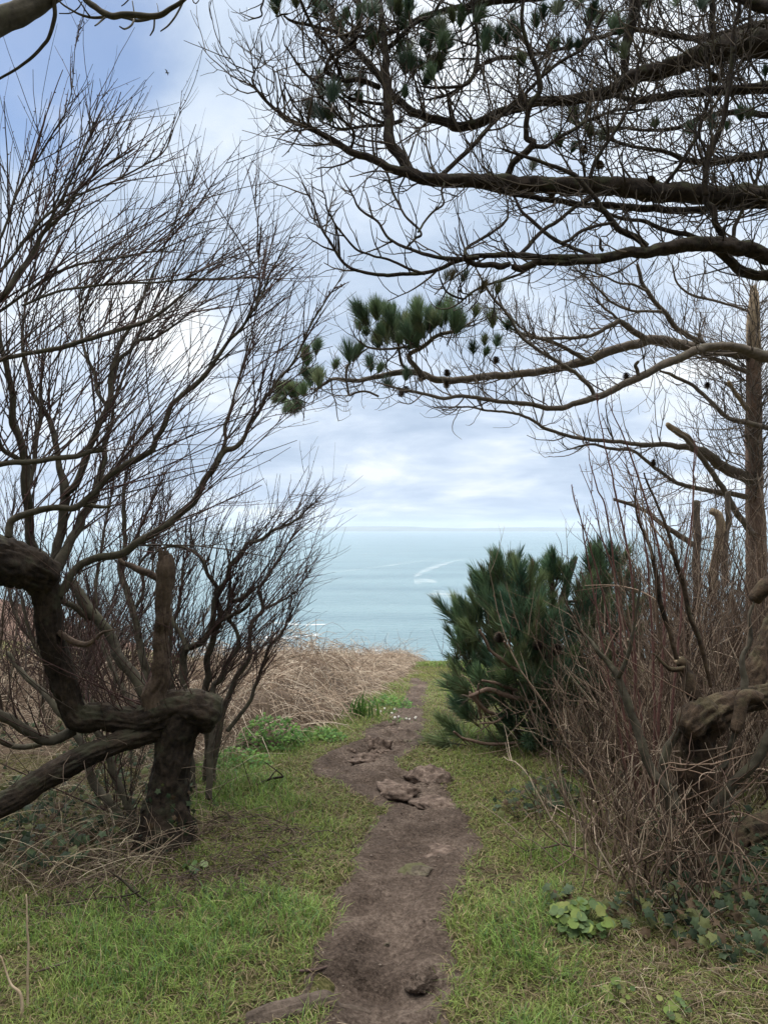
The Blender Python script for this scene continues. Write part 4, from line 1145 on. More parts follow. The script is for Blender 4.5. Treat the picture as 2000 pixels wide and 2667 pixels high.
SUB = [
    ([(1063, 452, 16), (1042, 409, 14), (1017, 367, 13), (1009, 295, 12), (1007, 211, 10.5), (1004, 127, 9.5), (992, 51, 8.5), (983, 0, 8), (975, -60, 7)], 4.9, 5.2),
    ([(985, 226, 7), (940, 210, 7), (900, 204, 6.5), (853, 194, 6), (848, 176, 5.5), (862, 152, 5), (878, 141, 4.6), (905, 122, 4), (925, 95, 3)], 5.15, 4.9),
    ([(1300, 482, 10), (1318, 455, 9), (1334, 422, 9), (1384, 384, 9), (1372, 359, 7.5), (1370, 329, 7), (1384, 274, 7), (1410, 236, 7), (1401, 190, 6.5), (1380, 127, 6), (1365, 76, 5.5), (1367, 0, 5), (1372, -60, 4)], 4.8, 4.6),
    ([(1384, 384, 6), (1420, 380, 5.5), (1448, 367, 5), (1511, 325, 5), (1560, 300, 4), (1620, 285, 3), (1700, 280, 2)], 4.75, 5.0),
    ([(1835, 512, 9), (1840, 470, 8.5), (1848, 413, 8), (1878, 316, 7), (1895, 253, 6.5), (1908, 190, 6), (1912, 105, 5.5), (1916, 0, 5), (1918, -60, 4)], 4.6, 4.5),
    ([(1838, 500, 8), (1843, 530, 8), (1853, 556, 8), (1870, 595, 8.5), (1885, 630, 9)], 4.62, 4.6),
    ([(1532, 465, 5.5), (1553, 413, 5.5), (1587, 363, 5), (1616, 312, 4.5), (1650, 236, 4), (1667, 169, 3.5), (1692, 0, 3), (1700, -60, 2.5)], 4.7, 4.6),
    ([(1720, 490, 5.5), (1760, 443, 5), (1810, 371, 5), (1823, 312, 4.5), (1848, 253, 4), (1848, 200, 3.5), (1836, 148, 2.5)], 4.7, 4.7),
    ([(1150, 460, 7), (1165, 447, 6.5), (1232, 380, 6), (1283, 321, 5.5), (1350, 253, 5), (1450, 172, 4.5), (1530, 110, 3.5), (1580, 30, 3)], 4.9, 5.2),
    ([(1654, -40, 14), (1656, 21, 14), (1637, 84, 13), (1630, 140, 12), (1625, 200, 11)], 5.2, 5.2),
    ([(1848, -30, 8), (1852, 40, 8), (1865, 100, 8), (1872, 140, 8)], 5.0, 5.0),
    ([(941, -40, 7), (937, 0, 7), (930, 76, 6.5), (928, 125, 6)], 5.3, 5.3),
    ([(1228, -40, 5), (1229, 0, 5), (1234, 63, 5), (1243, 143, 5), (1229, 203, 5), (1205, 224, 4.5), (1150, 226, 3.5), (1100, 222, 2.5)], 5.3, 5.0),
    ([(1360, 148, 5.5), (1304, 152, 5.5), (1262, 169, 5), (1211, 219, 4.5), (1160, 250, 3.5), (1110, 262, 2.5)], 5.5, 5.2),
    ([(1010, 125, 6), (1030, 110, 6), (1050, 85, 5.5), (1090, 55, 5), (1130, 30, 4.5), (1160, -10, 4)], 5.15, 5.3),
    ([(739, 40, 2.5), (765, 55, 3.5), (802, 65, 4), (861, 76, 4.2), (920, 89, 4.5), (970, 100, 4.5), (1000, 108, 5)], 5.0, 5.15),
    ([(776, -40, 3.5), (781, 0, 4), (819, 72, 4), (838, 110, 4), (853, 131, 4), (878, 180, 4), (895, 245, 4), (945, 262, 4), (1005, 272, 4.5)], 4.9, 5.1),
    ([(741, 74, 1), (744, 110, 1.6), (751, 135, 2.2), (793, 190, 3), (831, 222, 3.2), (880, 250, 3.4), (940, 290, 3.4), (1005, 322, 4)], 4.8, 5.1),
    ([(740, 203, 1), (742, 230, 2), (757, 270, 2.4), (790, 305, 2.6), (806, 333, 3.2)], 4.75, 4.85),
    ([(693, 260, 1.4), (712, 235, 1.6), (713, 180, 1.4), (690, 165, 1.2), (670, 137, 0.9)], 4.85, 4.85),
    ([(905, 398, 4), (916, 390, 4), (917, 340, 3.6), (880, 300, 3.4), (845, 270, 3), (820, 240, 2.4), (790, 190, 1.8)], 4.9, 4.7),
    ([(1050, 318, 4.5), (1010, 325, 4.5), (940, 330, 4), (880, 333, 3.2), (845, 320, 2.4), (830, 290, 1.4)], 5.3, 5.1),
    ([(1240, 672, 6), (1182, 675, 5.5), (1118, 668, 4.5), (1068, 645, 4.2), (1017, 619, 3.6), (975, 581, 3.2), (941, 543, 2.8), (912, 505, 2.2), (888, 456, 1.2)], 4.4, 4.6),
    ([(1106, 712, 4), (1068, 704, 3.5), (1013, 683, 3.2), (962, 664, 3), (928, 649, 3), (895, 611, 2.7), (852, 556, 2.3), (842, 510, 1.6), (818, 490, 1)], 4.45, 4.2),
    ([(1068, 645, 3.2), (1080, 620, 3.2), (1093, 603, 3.2), (1055, 552, 3), (1025, 510, 3), (1009, 463, 3), (1000, 425, 3)], 4.5, 4.9),
    ([(1093, 603, 2.8), (1118, 569, 2.8), (1135, 548, 2.8), (1152, 527, 2.8), (1152, 493, 2.8), (1155, 470, 3)], 4.5, 4.8),
    ([(1215, 666, 4), (1220, 645, 4), (1262, 619, 4), (1304, 586, 3.8), (1318, 560, 3), (1321, 530, 2)], 4.4, 4.6),
    ([(1330, 691, 7), (1300, 692, 8), (1283, 690, 7), (1240, 686, 6), (1215, 676, 6)], 4.5, 4.42),
    ([(1553, 678, 9), (1440, 682, 9), (1376, 694, 9), (1330, 692, 8)], 4.5, 4.5),
    ([(1548, 672, 5), (1503, 649, 5), (1443, 624, 5), (1397, 586, 4.6), (1355, 539, 4), (1332, 506, 3.4)], 4.5, 4.8),
    ([(1345, 672, 5), (1375, 645, 5), (1405, 607, 5), (1469, 556, 5), (1520, 520, 4.6), (1590, 490, 4)], 4.5, 4.7),
    ([(1690, 645, 9), (1659, 619, 9), (1612, 592, 8), (1570, 543, 7), (1536, 505, 6.5), (1490, 463, 6), (1448, 434, 5.5), (1384, 413, 4.5), (1300, 385, 3)], 4.6, 4.5),
    ([(1895, 630, 6), (1802, 612, 6), (1722, 594, 5.5), (1659, 573, 5), (1604, 565, 5), (1540, 540, 3.5)], 4.7, 4.8),
    ([(1903, 622, 5), (1915, 590, 5), (1924, 569, 4.5), (1945, 531, 4), (1965, 480, 3.5), (1985, 400, 3)], 4.6, 4.8),
    ([(1600, 585, 4.5), (1562, 580, 4.5), (1503, 607, 4.5), (1460, 634, 4)], 4.5, 4.4),
    ([(1562, 655, 4), (1561, 640, 4), (1563, 620, 3.5)], 4.5, 4.5),
    ([(1376, 700, 3.4), (1350, 712, 3.4), (1308, 733, 3.2), (1258, 750, 3), (1226, 766, 2.8), (1198, 772, 2.6), (1165, 754, 2.4), (1148, 725, 2)], 4.5, 4.3),
    ([(1226, 766, 1.8), (1210, 768, 1.8), (1200, 745, 1.8), (1204, 725, 1.6)], 4.35, 4.3),
    ([(676, -30, 2.4), (682, 0, 2.4), (678, 22, 2.2), (672, 40, 2), (652, 51, 1.3)], 4.6, 4.6),
    ([(715, 44, 2), (735, 40, 2.4), (750, 42, 2.4)], 4.95, 5.0),
]
for pts, Y0, Y1 in SUB:
    pine.limb('branch', M_PINE, pts, Y0, Y1, 10, 0.018, 'sub', 0.2, 0.18)


PTW = np.array([[0.060, 0.047, 0.036], [0.085, 0.066, 0.05], [0.045, 0.036, 0.03], [0.115, 0.09, 0.068]])


def dead_twigs(g, polys, d1, L1, d2, L2, d3=0.0, L3=(0.06, 0.16), r1=0.0034, t0=0.0, up=0.9, pal=PTW, rscale=1.0, w=0.4):
    """crooked dead pine twigs that turn upwards"""
    p, t, r, fr_ = sample(polys, d1, t0, 1.0)
    M = len(p)
    d0 = side_dirs(t, rng.uniform(0.6, 1.3, M))
    pts, rad = grow(p, d0, rng.uniform(*L1, M) * (1 - 0.5 * fr_), np.minimum(r1 * (0.7 + 0.8 * rng.random(M)), r * 0.9 + 0.0006) * rscale, 9, (0, 0, 1.0), up, w, 0.42)
    tubes(g, pts, rad, 4, pick(pal, M))
    p2, t2_, r2_, _ = sample(as_polys(pts, rad), d2, 0.1, 1.0)
    M2 = len(p2)
    pts2, rad2 = grow(p2, side_dirs(t2_, rng.uniform(0.5, 1.1, M2)), rng.uniform(*L2, M2), np.minimum(r1 * 0.62 * (0.7 + 0.7 * rng.random(M2)), r2_) * rscale, 6, (0, 0, 1.0), up * 0.9, w, 0.5)
    tubes(g, pts2, rad2, 3, pick(pal, M2))
    if d3:
        p3_, t3_, r3_, _ = sample(as_polys(pts2, rad2), d3, 0.15, 1.0)
        M3 = len(p3_)
        pts3, rad3 = grow(p3_, side_dirs(t3_, rng.uniform(0.5, 1.0, M3)), rng.uniform(*L3, M3), np.minimum(r1 * 0.45, r3_) * rscale, 5, (0, 0, 1.0), up * 0.8, w, 0.6)
        tubes(g, pts3, rad3, 3, pick(pal, M3))


g = pine.tw
bg, sb = pine.polys['big'], pine.polys['sub']
dead_twigs(g, [bg[i] for i in (0, 5, 7, 8, 9, 10)], 30, (0.3, 0.95), 7.5, (0.12, 0.45), 4, r1=0.0060, t0=0.12)
dead_twigs(g, [bg[i] for i in (1, 2)], 23, (0.25, 0.85), 7.5, (0.12, 0.4), 4, r1=0.0058, t0=0.15)
dead_twigs(g, [bg[i] for i in (3, 4)], 16, (0.2, 0.65), 6.5, (0.1, 0.32), 3, r1=0.0048, t0=0.12)
dead_twigs(g, sb[:22], 21, (0.2, 0.7), 7, (0.1, 0.38), 4, r1=0.0054, t0=0.08)
dead_twigs(g, sb[22:], 9, (0.1, 0.45), 6, (0.07, 0.24), 2, r1=0.0040, t0=0.1)
tip_twigs(g, pine.tips, 2, (0.05, 0.22), 0.0040, PTW, 0.8, 0.35)
NEED = np.array([[0.065, 0.115, 0.060], [0.085, 0.135, 0.068], [0.052, 0.095, 0.060], [0.115, 0.140, 0.072]])
TUFT1 = [((170, 100), (150, -30), 1.2), ((480, 50), (450, -30), 1), ((420, 130), (400, 70), 0.8), ((600, 140), (590, 50), 1), ((920, 110), (930, 10), 1.2), ((1000, 80), (990, 0), 1.1), ((1150, 250), (1180, 100), 1.4), ((1200, 330), (1250, 190), 1.4),
         ((1150, 400), (1220, 310), 1.2), ((1330, 90), (1420, 10), 1.4), ((1450, 290), (1480, 170), 1.2), ((1520, 280), (1550, 190), 1), ((450, 620), (430, 420), 1.2), ((510, 640), (520, 490), 1.2), ((400, 740), (370, 590), 1.3), ((450, 750), (430, 640), 1.2),
         ((500, 770), (480, 650), 1.2), ((600, 560), (620, 460), 1), ((690, 540), (690, 430), 1), ((680, 660), (670, 570), 0.8), ((750, 260), (760, 170), 0.9), ((960, 470), (960, 360), 1.1), ((1010, 480), (1020, 390), 1), ((1080, 540), (1110, 450), 1), ((960, 610), (960, 550), 0.8),
         ((1100, 180), (1060, 80), 1.2), ((1060, 300), (1080, 210), 1.2), ((880, 60), (860, -30), 1), ((700, 90), (720, 10), 1), ((1260, 150), (1240, 60), 1.2), ((1180, 420), (1150, 330), 1.1), ((930, 400), (960, 320), 1)]
TUFT2 = [((470, 780), (450, 640), 1.2), ((560, 720), (540, 640), 1), ((380, 920), (350, 810), 1.1), ((440, 950), (470, 890), 1), ((560, 870), (560, 780), 1), ((620, 880), (640, 790), 1), ((200, 1060), (220, 970), 1), ((960, 800), (960, 730), 0.9), ((1170, 830), (1170, 740), 1),
         ((1310, 810), (1310, 700), 1.1), ((1400, 810), (1410, 750), 0.9), ((1490, 760), (1490, 640), 1.1), ((1530, 740), (1560, 660), 1), ((230, 180), (220, 60), 1.2), ((560, 150), (560, 50), 1.2), ((600, 170), (640, 60), 1.2), ((690, 200), (720, 80), 1.2), ((1640, 480), (1640, 430), 0.9),
         ((300, 330), (330, 230), 1.1), ((420, 330), (440, 240), 1), ((150, 420), (120, 330), 1.1), ((500, 60), (470, -30), 1.2), ((360, 90), (380, 0), 1.2), ((900, 60), (940, -20), 1.1), ((1100, 40), (1080, -40), 1), ((1240, 60), (1260, -30), 1.1), ((60, 200), (90, 100), 1.1), ((720, 330), (690, 250), 1)]
TUFT3 = [((1205, 790), (1235, 715), 0.9), ((1240, 790), (1270, 710), 0.8), ((1305, 800), (1345, 720), 0.8), ((1420, 870), (1460, 760), 1.0), ((1520, 880), (1545, 790), 0.9)]


def tufts(g, lst, sx, ox, oy, Yf, n=85, nl=0.105, w=0.0021, pal=NEED, stems=None):
    b0, ax, Ls, nn = [], [], [], []
    for (bx_, by_), (tx_, ty_), s_ in lst:
        Y = Yf()
        a = P(ox + bx_ / sx, oy + by_ / sx, Y)
        e = P(ox + tx_ / sx, oy + ty_ / sx, Y + rng.normal(0, 0.06))
        d = e - a
        L = np.linalg.norm(d)
        ln = min(nl * s_, 0.72 * L + 0.03)
        b0.append(a); ax.append(d / L); Ls.append(max(L - ln * 0.80, 0.03)); nn.append(ln)
    b0, ax, Ls, nn = map(np.array, (b0, ax, Ls, nn))
    needles(g, b0, ax, Ls, n, nn, w, pick(pal, len(b0)), 0.16, 0.72)
    if stems is not None:
        pts = np.stack([b0 - ax * 0.22 * 0.6 + rng.normal(0, 0.03, b0.shape), b0 - ax * 0.04, b0 + ax * Ls[:, None] * 0.6, b0 + ax * (Ls + 0.012)[:, None]], 1)
        tubes(stems, pts, np.tile([0.0035, 0.004, 0.004, 0.002], (len(b0), 1)), 4, pick(PTW, len(b0)))
    return b0, ax, Ls, nn


def more(lst, k, jx, cond=lambda a: True):
    out = list(lst)
    for _ in range(k):
        for (a, e, s_) in lst:
            if cond(a):
                dx, dy = rng.normal(0, jx, 2)
                out.append(((a[0] + dx, a[1] + dy), (e[0] + dx + rng.normal(0, 18), e[1] + dy * 0.8 + rng.normal(0, 12)), s_))
    return out


g = Geo()
st = Geo()
TUFT1 = more(TUFT1, 2, 45, lambda a: a[1] < 440); TUFT2 = more(TUFT2, 1, 40, lambda a: a[1] < 420)
tufts(g, TUFT1, 2.37, 650, 0, lambda: 5.15 + rng.normal(0, 0.2), 240, 0.155, 0.0034, stems=pine.tw)
tufts(g, TUFT2, 2.37, 1300, 0, lambda: 5.3 + rng.normal(0, 0.3), 200, 0.125, 0.0034, stems=pine.tw)
tufts(g, TUFT3, 2.37, 650, 400, lambda: 4.35, 130, 0.105, 0.0026, pal=np.array([[0.09, 0.095, 0.045], [0.12, 0.095, 0.05], [0.06, 0.08, 0.045]]), stems=pine.tw)
g.build('foliage', M_NEEDLE, pine.root)
pine.tw.build('crown', M_ATTR, pine.root)


def cone(root, pos, s=0.022, ax=(0, 0, -1)):
    """a small open pine cone of overlapping scales"""
    g = Geo()
    K = 55
    for i in range(K):
        t = i / K
        a = i * 2.39996
        rr = s * (0.45 + 1.0 * math.sin(math.pi * (0.12 + 0.85 * t)) * 0.9)
        zz = s * 2.6 * (t - 0.5)
        c = np.array([math.cos(a) * rr, math.sin(a) * rr, zz])
        o_ = np.array([math.cos(a), math.sin(a), 0.55]); tt = np.array([-math.sin(a), math.cos(a), 0])
        ba = c * 0.35 + np.array([0, 0, zz * 0.65 - s * 0.1])
        w_ = s * 0.55
        q_ = [ba, c + tt * w_, c + o_ * s * 0.28, c - tt * w_]
        g.add(np.array(q_) + pos, [[0, 1, 2, 3]], None, np.array([0.085, 0.06, 0.045]) * rng.uniform(0.7, 1.4))
    cq = smooth_line(np.array([[0, 0, -s * 1.35, s * 0.25], [0, 0, -s * 0.6, s * 0.85], [0, 0, s * 0.4, s * 0.8], [0, 0, s * 1.3, s * 0.2]]), 4)
    tubes(g, (cq[:, :3] + pos)[None], cq[None, :, 3], 8, np.array([[0.06, 0.042, 0.032]]))
    o = g.build('pine_cone', M_ATTR, root, smooth=False)
    return o


for px, py, Y in [(1434, 505, 4.68), (1858, 205, 4.9), (1560, 430, 4.7), (1520, 880 / 2.37 + 20, 4.9), (1695, 470, 4.7)]:
    cone(pine.root, P(px, py, Y), 0.019)

# ------------------------------------------------------------------ the broken-topped pine further off on the right
Y3 = 7.6
sp0 = np.array([P(1968, 1500, Y3)[0], Y3, zground(P(1968, 1500, Y3)[0], Y3)])
sn = Tree('snag_pine', sp0, 'broken topped pine with reddish trunk and long seaward limb ending in green tufts', 'tree', 'pines')
p, r = trace([(1972, 1860, 34), (1970, 1600, 28), (1968, 1400, 25), (1964, 1298, 22), (1962, 1138, 21), (1962, 1011, 19), (1962, 905, 17), (1961, 830, 15), (1962, 790, 13), (1963, 764, 9)], Y3, Y3, 12)
g = Geo(); limb(g, p, r, 22, 0.11, 1.0, 0.08, 6.1); g.build('trunk', M_RED, sn.root)
p_, r_ = trace([(1966, 945, 17.6), (1963, 905, 18.0), (1961, 860, 17), (1962, 800, 14.5), (1964, 762, 10)], Y3 - 0.012, Y3 - 0.012, 8)
g = Geo(); limb(g, p_, r_, 16, 0.08, 1.0, 0.1, 8.8); g.build('bare_top', M_PALE, sn.root)['label'] = 'pale splintered bare top of the trunk'
splinters(sn.root, M_PALE, P(1963, 770, Y3), 0.042, 14, 0.14)
LMB = [
    ([(1964, 918, 18), (1933, 921, 14), (1848, 912, 13), (1785, 899, 13.5), (1722, 889, 14), (1680, 891, 13), (1616, 905, 12), (1553, 929, 11.5), (1490, 950, 11), (1427, 967, 10), (1363, 973, 10), (1300, 979, 10), (1283, 979, 10), (1198, 989, 9), (1135, 989, 9.5), (1097, 974, 8), (1030, 970, 7.5), (979, 983, 6.5), (920, 993, 5.5), (869, 987, 4.5), (848, 1000, 4), (819, 1025, 3)], Y3, 6.9),
    ([(2060, 935, 16), (1985, 926, 16), (1940, 914, 13), (1891, 899, 10), (1836, 903, 11), (1777, 927, 11), (1722, 952, 10.5), (1667, 981, 10), (1612, 1007, 9), (1545, 1034, 8.5), (1490, 1053, 7.5), (1443, 1064, 7), (1384, 1054, 6), (1300, 1047, 5.5), (1240, 1037, 5), (1198, 1033, 4.8), (1156, 1037, 4.5), (1097, 1025, 4), (1040, 1008, 3.5), (1000, 1000, 3)], Y3 - 0.4, 6.6),
    ([(1964, 1258, 17), (1940, 1244, 15), (1891, 1218, 14), (1840, 1184, 12.5), (1806, 1167, 10), (1743, 1159, 7), (1637, 1154, 5.5), (1561, 1146, 5), (1502, 1142, 4.8), (1460, 1129, 4.5), (1414, 1112, 4.2), (1376, 1091, 3.8), (1334, 1076, 3.4), (1283, 1071, 3), (1220, 1060, 2.4), (1150, 1060, 2)], Y3, 6.9),
    ([(1962, 1300, 8), (1912, 1287, 7), (1806, 1272, 6), (1743, 1243, 5), (1688, 1205, 4.6), (1646, 1175, 4.2), (1595, 1167, 4), (1530, 1160, 3), (1480, 1170, 2)], Y3, 7.2),
    ([(2030, 1124, 7), (1962, 1106, 7), (1891, 1087, 6), (1848, 1049, 5.5), (1798, 1002, 5), (1756, 981, 4.6), (1738, 975, 4), (1720, 962, 2.5)], Y3 - 0.3, 7.2),
    ([(1962, 975, 8), (1941, 969, 7), (1882, 939, 6), (1840, 928, 5), (1790, 900, 4)], Y3, 7.5),
    ([(1819, 892, 8), (1795, 874, 7), (1764, 856, 6.5), (1718, 809, 6), (1680, 754, 5.5), (1668, 720, 5), (1659, 690, 4)], 7.4, 7.1),
    ([(1680, 884, 9), (1645, 860, 8), (1612, 838, 7), (1590, 848, 6), (1562, 863, 5.5), (1532, 876, 5), (1469, 880, 4.5), (1405, 876, 3.6), (1350, 850, 2.6), (1310, 800, 1.8)], 7.25, 6.9),
    ([(1519, 935, 6), (1481, 910, 5.5), (1439, 889, 5), (1384, 876, 4), (1340, 860, 3), (1300, 830, 2)], 7.2, 6.8),
    ([(1545, 1032, 6), (1540, 1024, 5.5), (1528, 998, 5.2), (1490, 969, 5), (1448, 943, 5), (1405, 914, 4.6), (1363, 880, 4.2), (1321, 821, 3.6), (1280, 770, 3), (1240, 705, 2.4)], 6.9, 6.6),
    ([(1962, 812, 4), (1946, 809, 3.6), (1891, 792, 3.4), (1810, 771, 3.2), (1764, 737, 2.6), (1750, 690, 2)], Y3, 7.3),
    ([(1612, 838, 3.6), (1596, 820, 3.2), (1574, 804, 2.8), (1556, 785, 2.2), (1550, 760, 1.4)], 7.25, 7.1),
    ([(1718, 809, 4), (1650, 809, 3.6), (1591, 784, 3), (1549, 746, 2.4), (1510, 710, 1.6)], 7.2, 7.0),
    ([(1680, 754, 3.6), (1640, 742, 3.2), (1595, 733, 2.8), (1536, 706, 2)], 7.1, 6.9),
    ([(1662, 984, 5), (1659, 962, 5), (1658, 948, 4.6), (1662, 940, 3.5)], 6.95, 6.9),
    ([(1835, 900, 6), (1828, 885, 6), (1820, 868, 5)], 7.2, 7.2),
    ([(1106, 985, 9), (1097, 974, 8), (1075, 952, 7), (1066, 926, 6), (1097, 903, 5.5), (1135, 877, 5), (1169, 865, 4.6), (1200, 855, 3.5), (1235, 835, 2)], 6.9, 6.8),
    ([(1060, 965, 4.5), (1045, 940, 4), (1038, 894, 3.8), (1030, 870, 3)], 6.9, 6.8),
    ([(1097, 903, 4), (1060, 906, 3.6), (1010, 910, 3.2), (960, 905, 3), (930, 880, 2)], 6.85, 6.6),
    ([(987, 1033, 3), (960, 1020, 3), (925, 1025, 3), (910, 1030, 3), (903, 1010, 3), (905, 960, 3.4), (912, 940, 3)], 6.7, 6.6),
    ([(1600, 1300, 4), (1660, 1320, 5), (1700, 1345, 6), (1745, 1380, 7), (1800, 1420, 8)], 6.6, 6.9),
    ([(1752, 1120, 2.5), (1800, 1160, 6), (1860, 1240, 7), (1910, 1320, 8), (1955, 1390, 9)], 7.2, 7.5),
]
for i, (pts, Y0, Y1) in enumerate(LMB):
    sn.limb('limb' if i < 3 else 'branch', M_SNAG, pts, Y0, Y1, 12 if i < 3 else 8, 0.015, 'br', 0.09, 0.1)
for pts in ([(1810, 1172, 9), (1785, 1140, 9), (1743, 1108, 8), (1739, 1100, 5)], [(1945, 1065, 8), (1925, 1040, 6), (1895, 994, 5)]):
    sn.limb('broken_stub', M_PALE, pts, Y3 - 0.1, Y3 - 0.3, 10, 0.0, 'stub', 0.1, 0.15)
for pts in ([(1818, 1600, 10), (1815, 1480, 10), (1812, 1400, 10), (1812, 1308, 10)], [(1855, 1560, 12), (1862, 1470, 12), (1872, 1400, 12), (1868, 1345, 11), (1850, 1332, 9)], [(1890, 1520, 8), (1888, 1400, 8), (1895, 1280, 7)]):
    sn.limb('broken_stub', M_PALE if pts[0][0] == 1855 else M_SNAG, pts, 6.9, 6.9, 12, 0.01, 'stub', 0.12, 0.15)
g = sn.tw
GTW = np.array([[0.12, 0.098, 0.082], [0.165, 0.135, 0.112], [0.09, 0.07, 0.058], [0.21, 0.175, 0.145]])
q_ = sn.polys['br']
dead_twigs(g, q_[:3], 14, (0.25, 0.85), 6, (0.12, 0.42), 4.5, r1=0.0052, t0=0.05, pal=GTW, rscale=1.0)
dead_twigs(g, q_[3:], 17, (0.2, 0.75), 7, (0.1, 0.4), 4.5, r1=0.0048, t0=0.1, pal=GTW)
tl = [(p[len(p) // 4:], r[len(p) // 4:]), (p[len(p) // 3: 2 * len(p) // 3], r[len(p) // 3: 2 * len(p) // 3])]
dead_twigs(g, tl, 34, (0.5, 1.4), 8, (0.15, 0.5), 3.5, r1=0.0055, t0=0.0, pal=GTW, up=0.5)
tip_twigs(g, sn.tips[:-5], 3, (0.1, 0.4), 0.0042, GTW, 0.8, 0.35)
T4 = [((740, 350), (650, 200), 1), ((690, 385), (668, 330), .8), ((790, 310), (762, 160), 1), ((860, 330), (838, 210), 1), ((930, 440), (905, 250), 1.25), ((1000, 440), (955, 320), 1.2), ((1060, 330), (1020, 170), 1.25), ((1080, 440), (1050, 320), 1.2), ((1110, 340), (1090, 230), 1.1),
      ((1040, 490), (1000, 370), 1.2), ((820, 480), (775, 380), 1.1), ((620, 595), (595, 420), 1.25), ((660, 540), (705, 440), 1), ((520, 625), (545, 555), .9), ((750, 645), (740, 515), 1), ((790, 650), (825, 575), .9), ((1210, 350), (1218, 190), 1.15), ((1250, 385), (1295, 250), 1.15),
      ((1180, 370), (1180, 250), 1), ((1300, 385), (1325, 275), 1), ((1390, 305), (1400, 210), .9), ((1500, 375), (1488, 225), 1.1), ((1590, 380), (1602, 320), .9), ((1380, 535), (1378, 435), 1), ((1450, 480), (1450, 395), .9), ((1520, 485), (1542, 400), .9), ((1450, 545), (1472, 485), .8),
      ((330, 575), (345, 475), .9), ((420, 505), (426, 440), .7), ((380, 665), (335, 600), 1), ((420, 730), (425, 595), 1.2), ((400, 700), (380, 620), 1.1), ((245, 780), (145, 735), 1), ((285, 800), (240, 690), 1.1), ((300, 790), (310, 700), 1), ((225, 820), (230, 890), .9), ((200, 790), (140, 820), .8),
      ((265, 800), (300, 870), .8), ((960, 695), (985, 600), 1), ((860, 740), (845, 680), .8), ((900, 400), (870, 300), 1.2), ((970, 350), (960, 260), 1.2), ((1120, 380), (1130, 300), 1), ((860, 400), (820, 320), 1.1), ((700, 330), (710, 250), 1), ((640, 580), (650, 480), 1.1), ((1010, 460), (1060, 400), 1.2), ((940, 460), (880, 420), 1.1)]
T4 = more(T4, 2, 34, lambda a: 640 < a[0] < 1330 and a[1] < 520)
T4 = more(T4, 2, 22, lambda a: a[0] < 480)
g = Geo(); st = Geo()
NEED2 = np.array([[0.125, 0.195, 0.105], [0.155, 0.220, 0.118], [0.098, 0.160, 0.094], [0.20, 0.235, 0.125]])
tufts(g, T4, 2.37, 650, 700, lambda: 6.75 + rng.normal(0, 0.12), 230, 0.21, 0.0036, pal=NEED2, stems=sn.tw)
g.build('foliage', M_NEEDLE, sn.root)
sn.tw.build('crown', M_ATTR, sn.root)
for px, py, Y in [(1164, 972, 6.95), (1163, 1002, 6.95), (1058, 1015, 6.9), (1095, 985, 6.85), (1045, 1025, 6.9), (1701, 1206, 7.2), (1841, 1004, 7.3), (1291, 938, 6.9), (1630, 980, 7.0)]:
    cone(sn.root, P(px, py, Y), 0.024)

# ------------------------------------------------------------------ the young bushy pine beside the path
YP = 6.3
yb = GP(1395, 1935)
yp = Tree('young_pine', yb, 'dense dark green young pine bush right of the path with low spreading boughs', 'tree', 'pines')
YP = yb[1] + 0.15
g = Geo()
pq, rq = trace([(1400, 1960, 26), (1405, 1880, 22), (1415, 1760, 18), (1440, 1640, 14), (1470, 1540, 9), (1500, 1450, 5)], YP, YP + 0.1, 10)
limb(g, pq, rq, 14, 0.1)
g.build('trunk', M_SNAG, yp.root)
ELL = [(1380, 1700, 0.0, 150, 1.0), (1255, 1640, -0.1, 88, 0.9), (1262, 1530, 0.0, 50, 0.9), (1350, 1545, -0.1, 72, 1), (1290, 1490, 0, 42, 0.8), (1470, 1580, 0.1, 110, 1), (1445, 1490, 0.1, 45, 0.9), (1575, 1475, 0.3, 58, 1), (1600, 1560, 0.3, 85, 1), (1580, 1660, 0.1, 110, 1),
       (1215, 1790, -0.15, 72, 0.9), (1300, 1830, -0.3, 70, 0.8), (1470, 1850, -0.2, 110, 1), (1180, 1710, 0, 55, 0.9), (1165, 1635, 0.1, 32, 0.8), (1220, 1600, 0.05, 50, 0.9), (1440, 1945, -0.35, 60, 0.7), (1540, 1780, -0.1, 95, 1), (1370, 1630, -0.35, 90, 0.8), (1200, 1860, 0, 50, 0.8), (1420, 1760, -0.45, 100, 1)]
b0, ax, Ls = [], [], []
br_g = Geo()
cen0 = P(1400, 1800, YP)
ELL += [(1390, 1880, -0.3, 95, 0.9), (1490, 1925, -0.25, 75, 0.8), (1310, 1780, -0.35, 80, 0.8)]
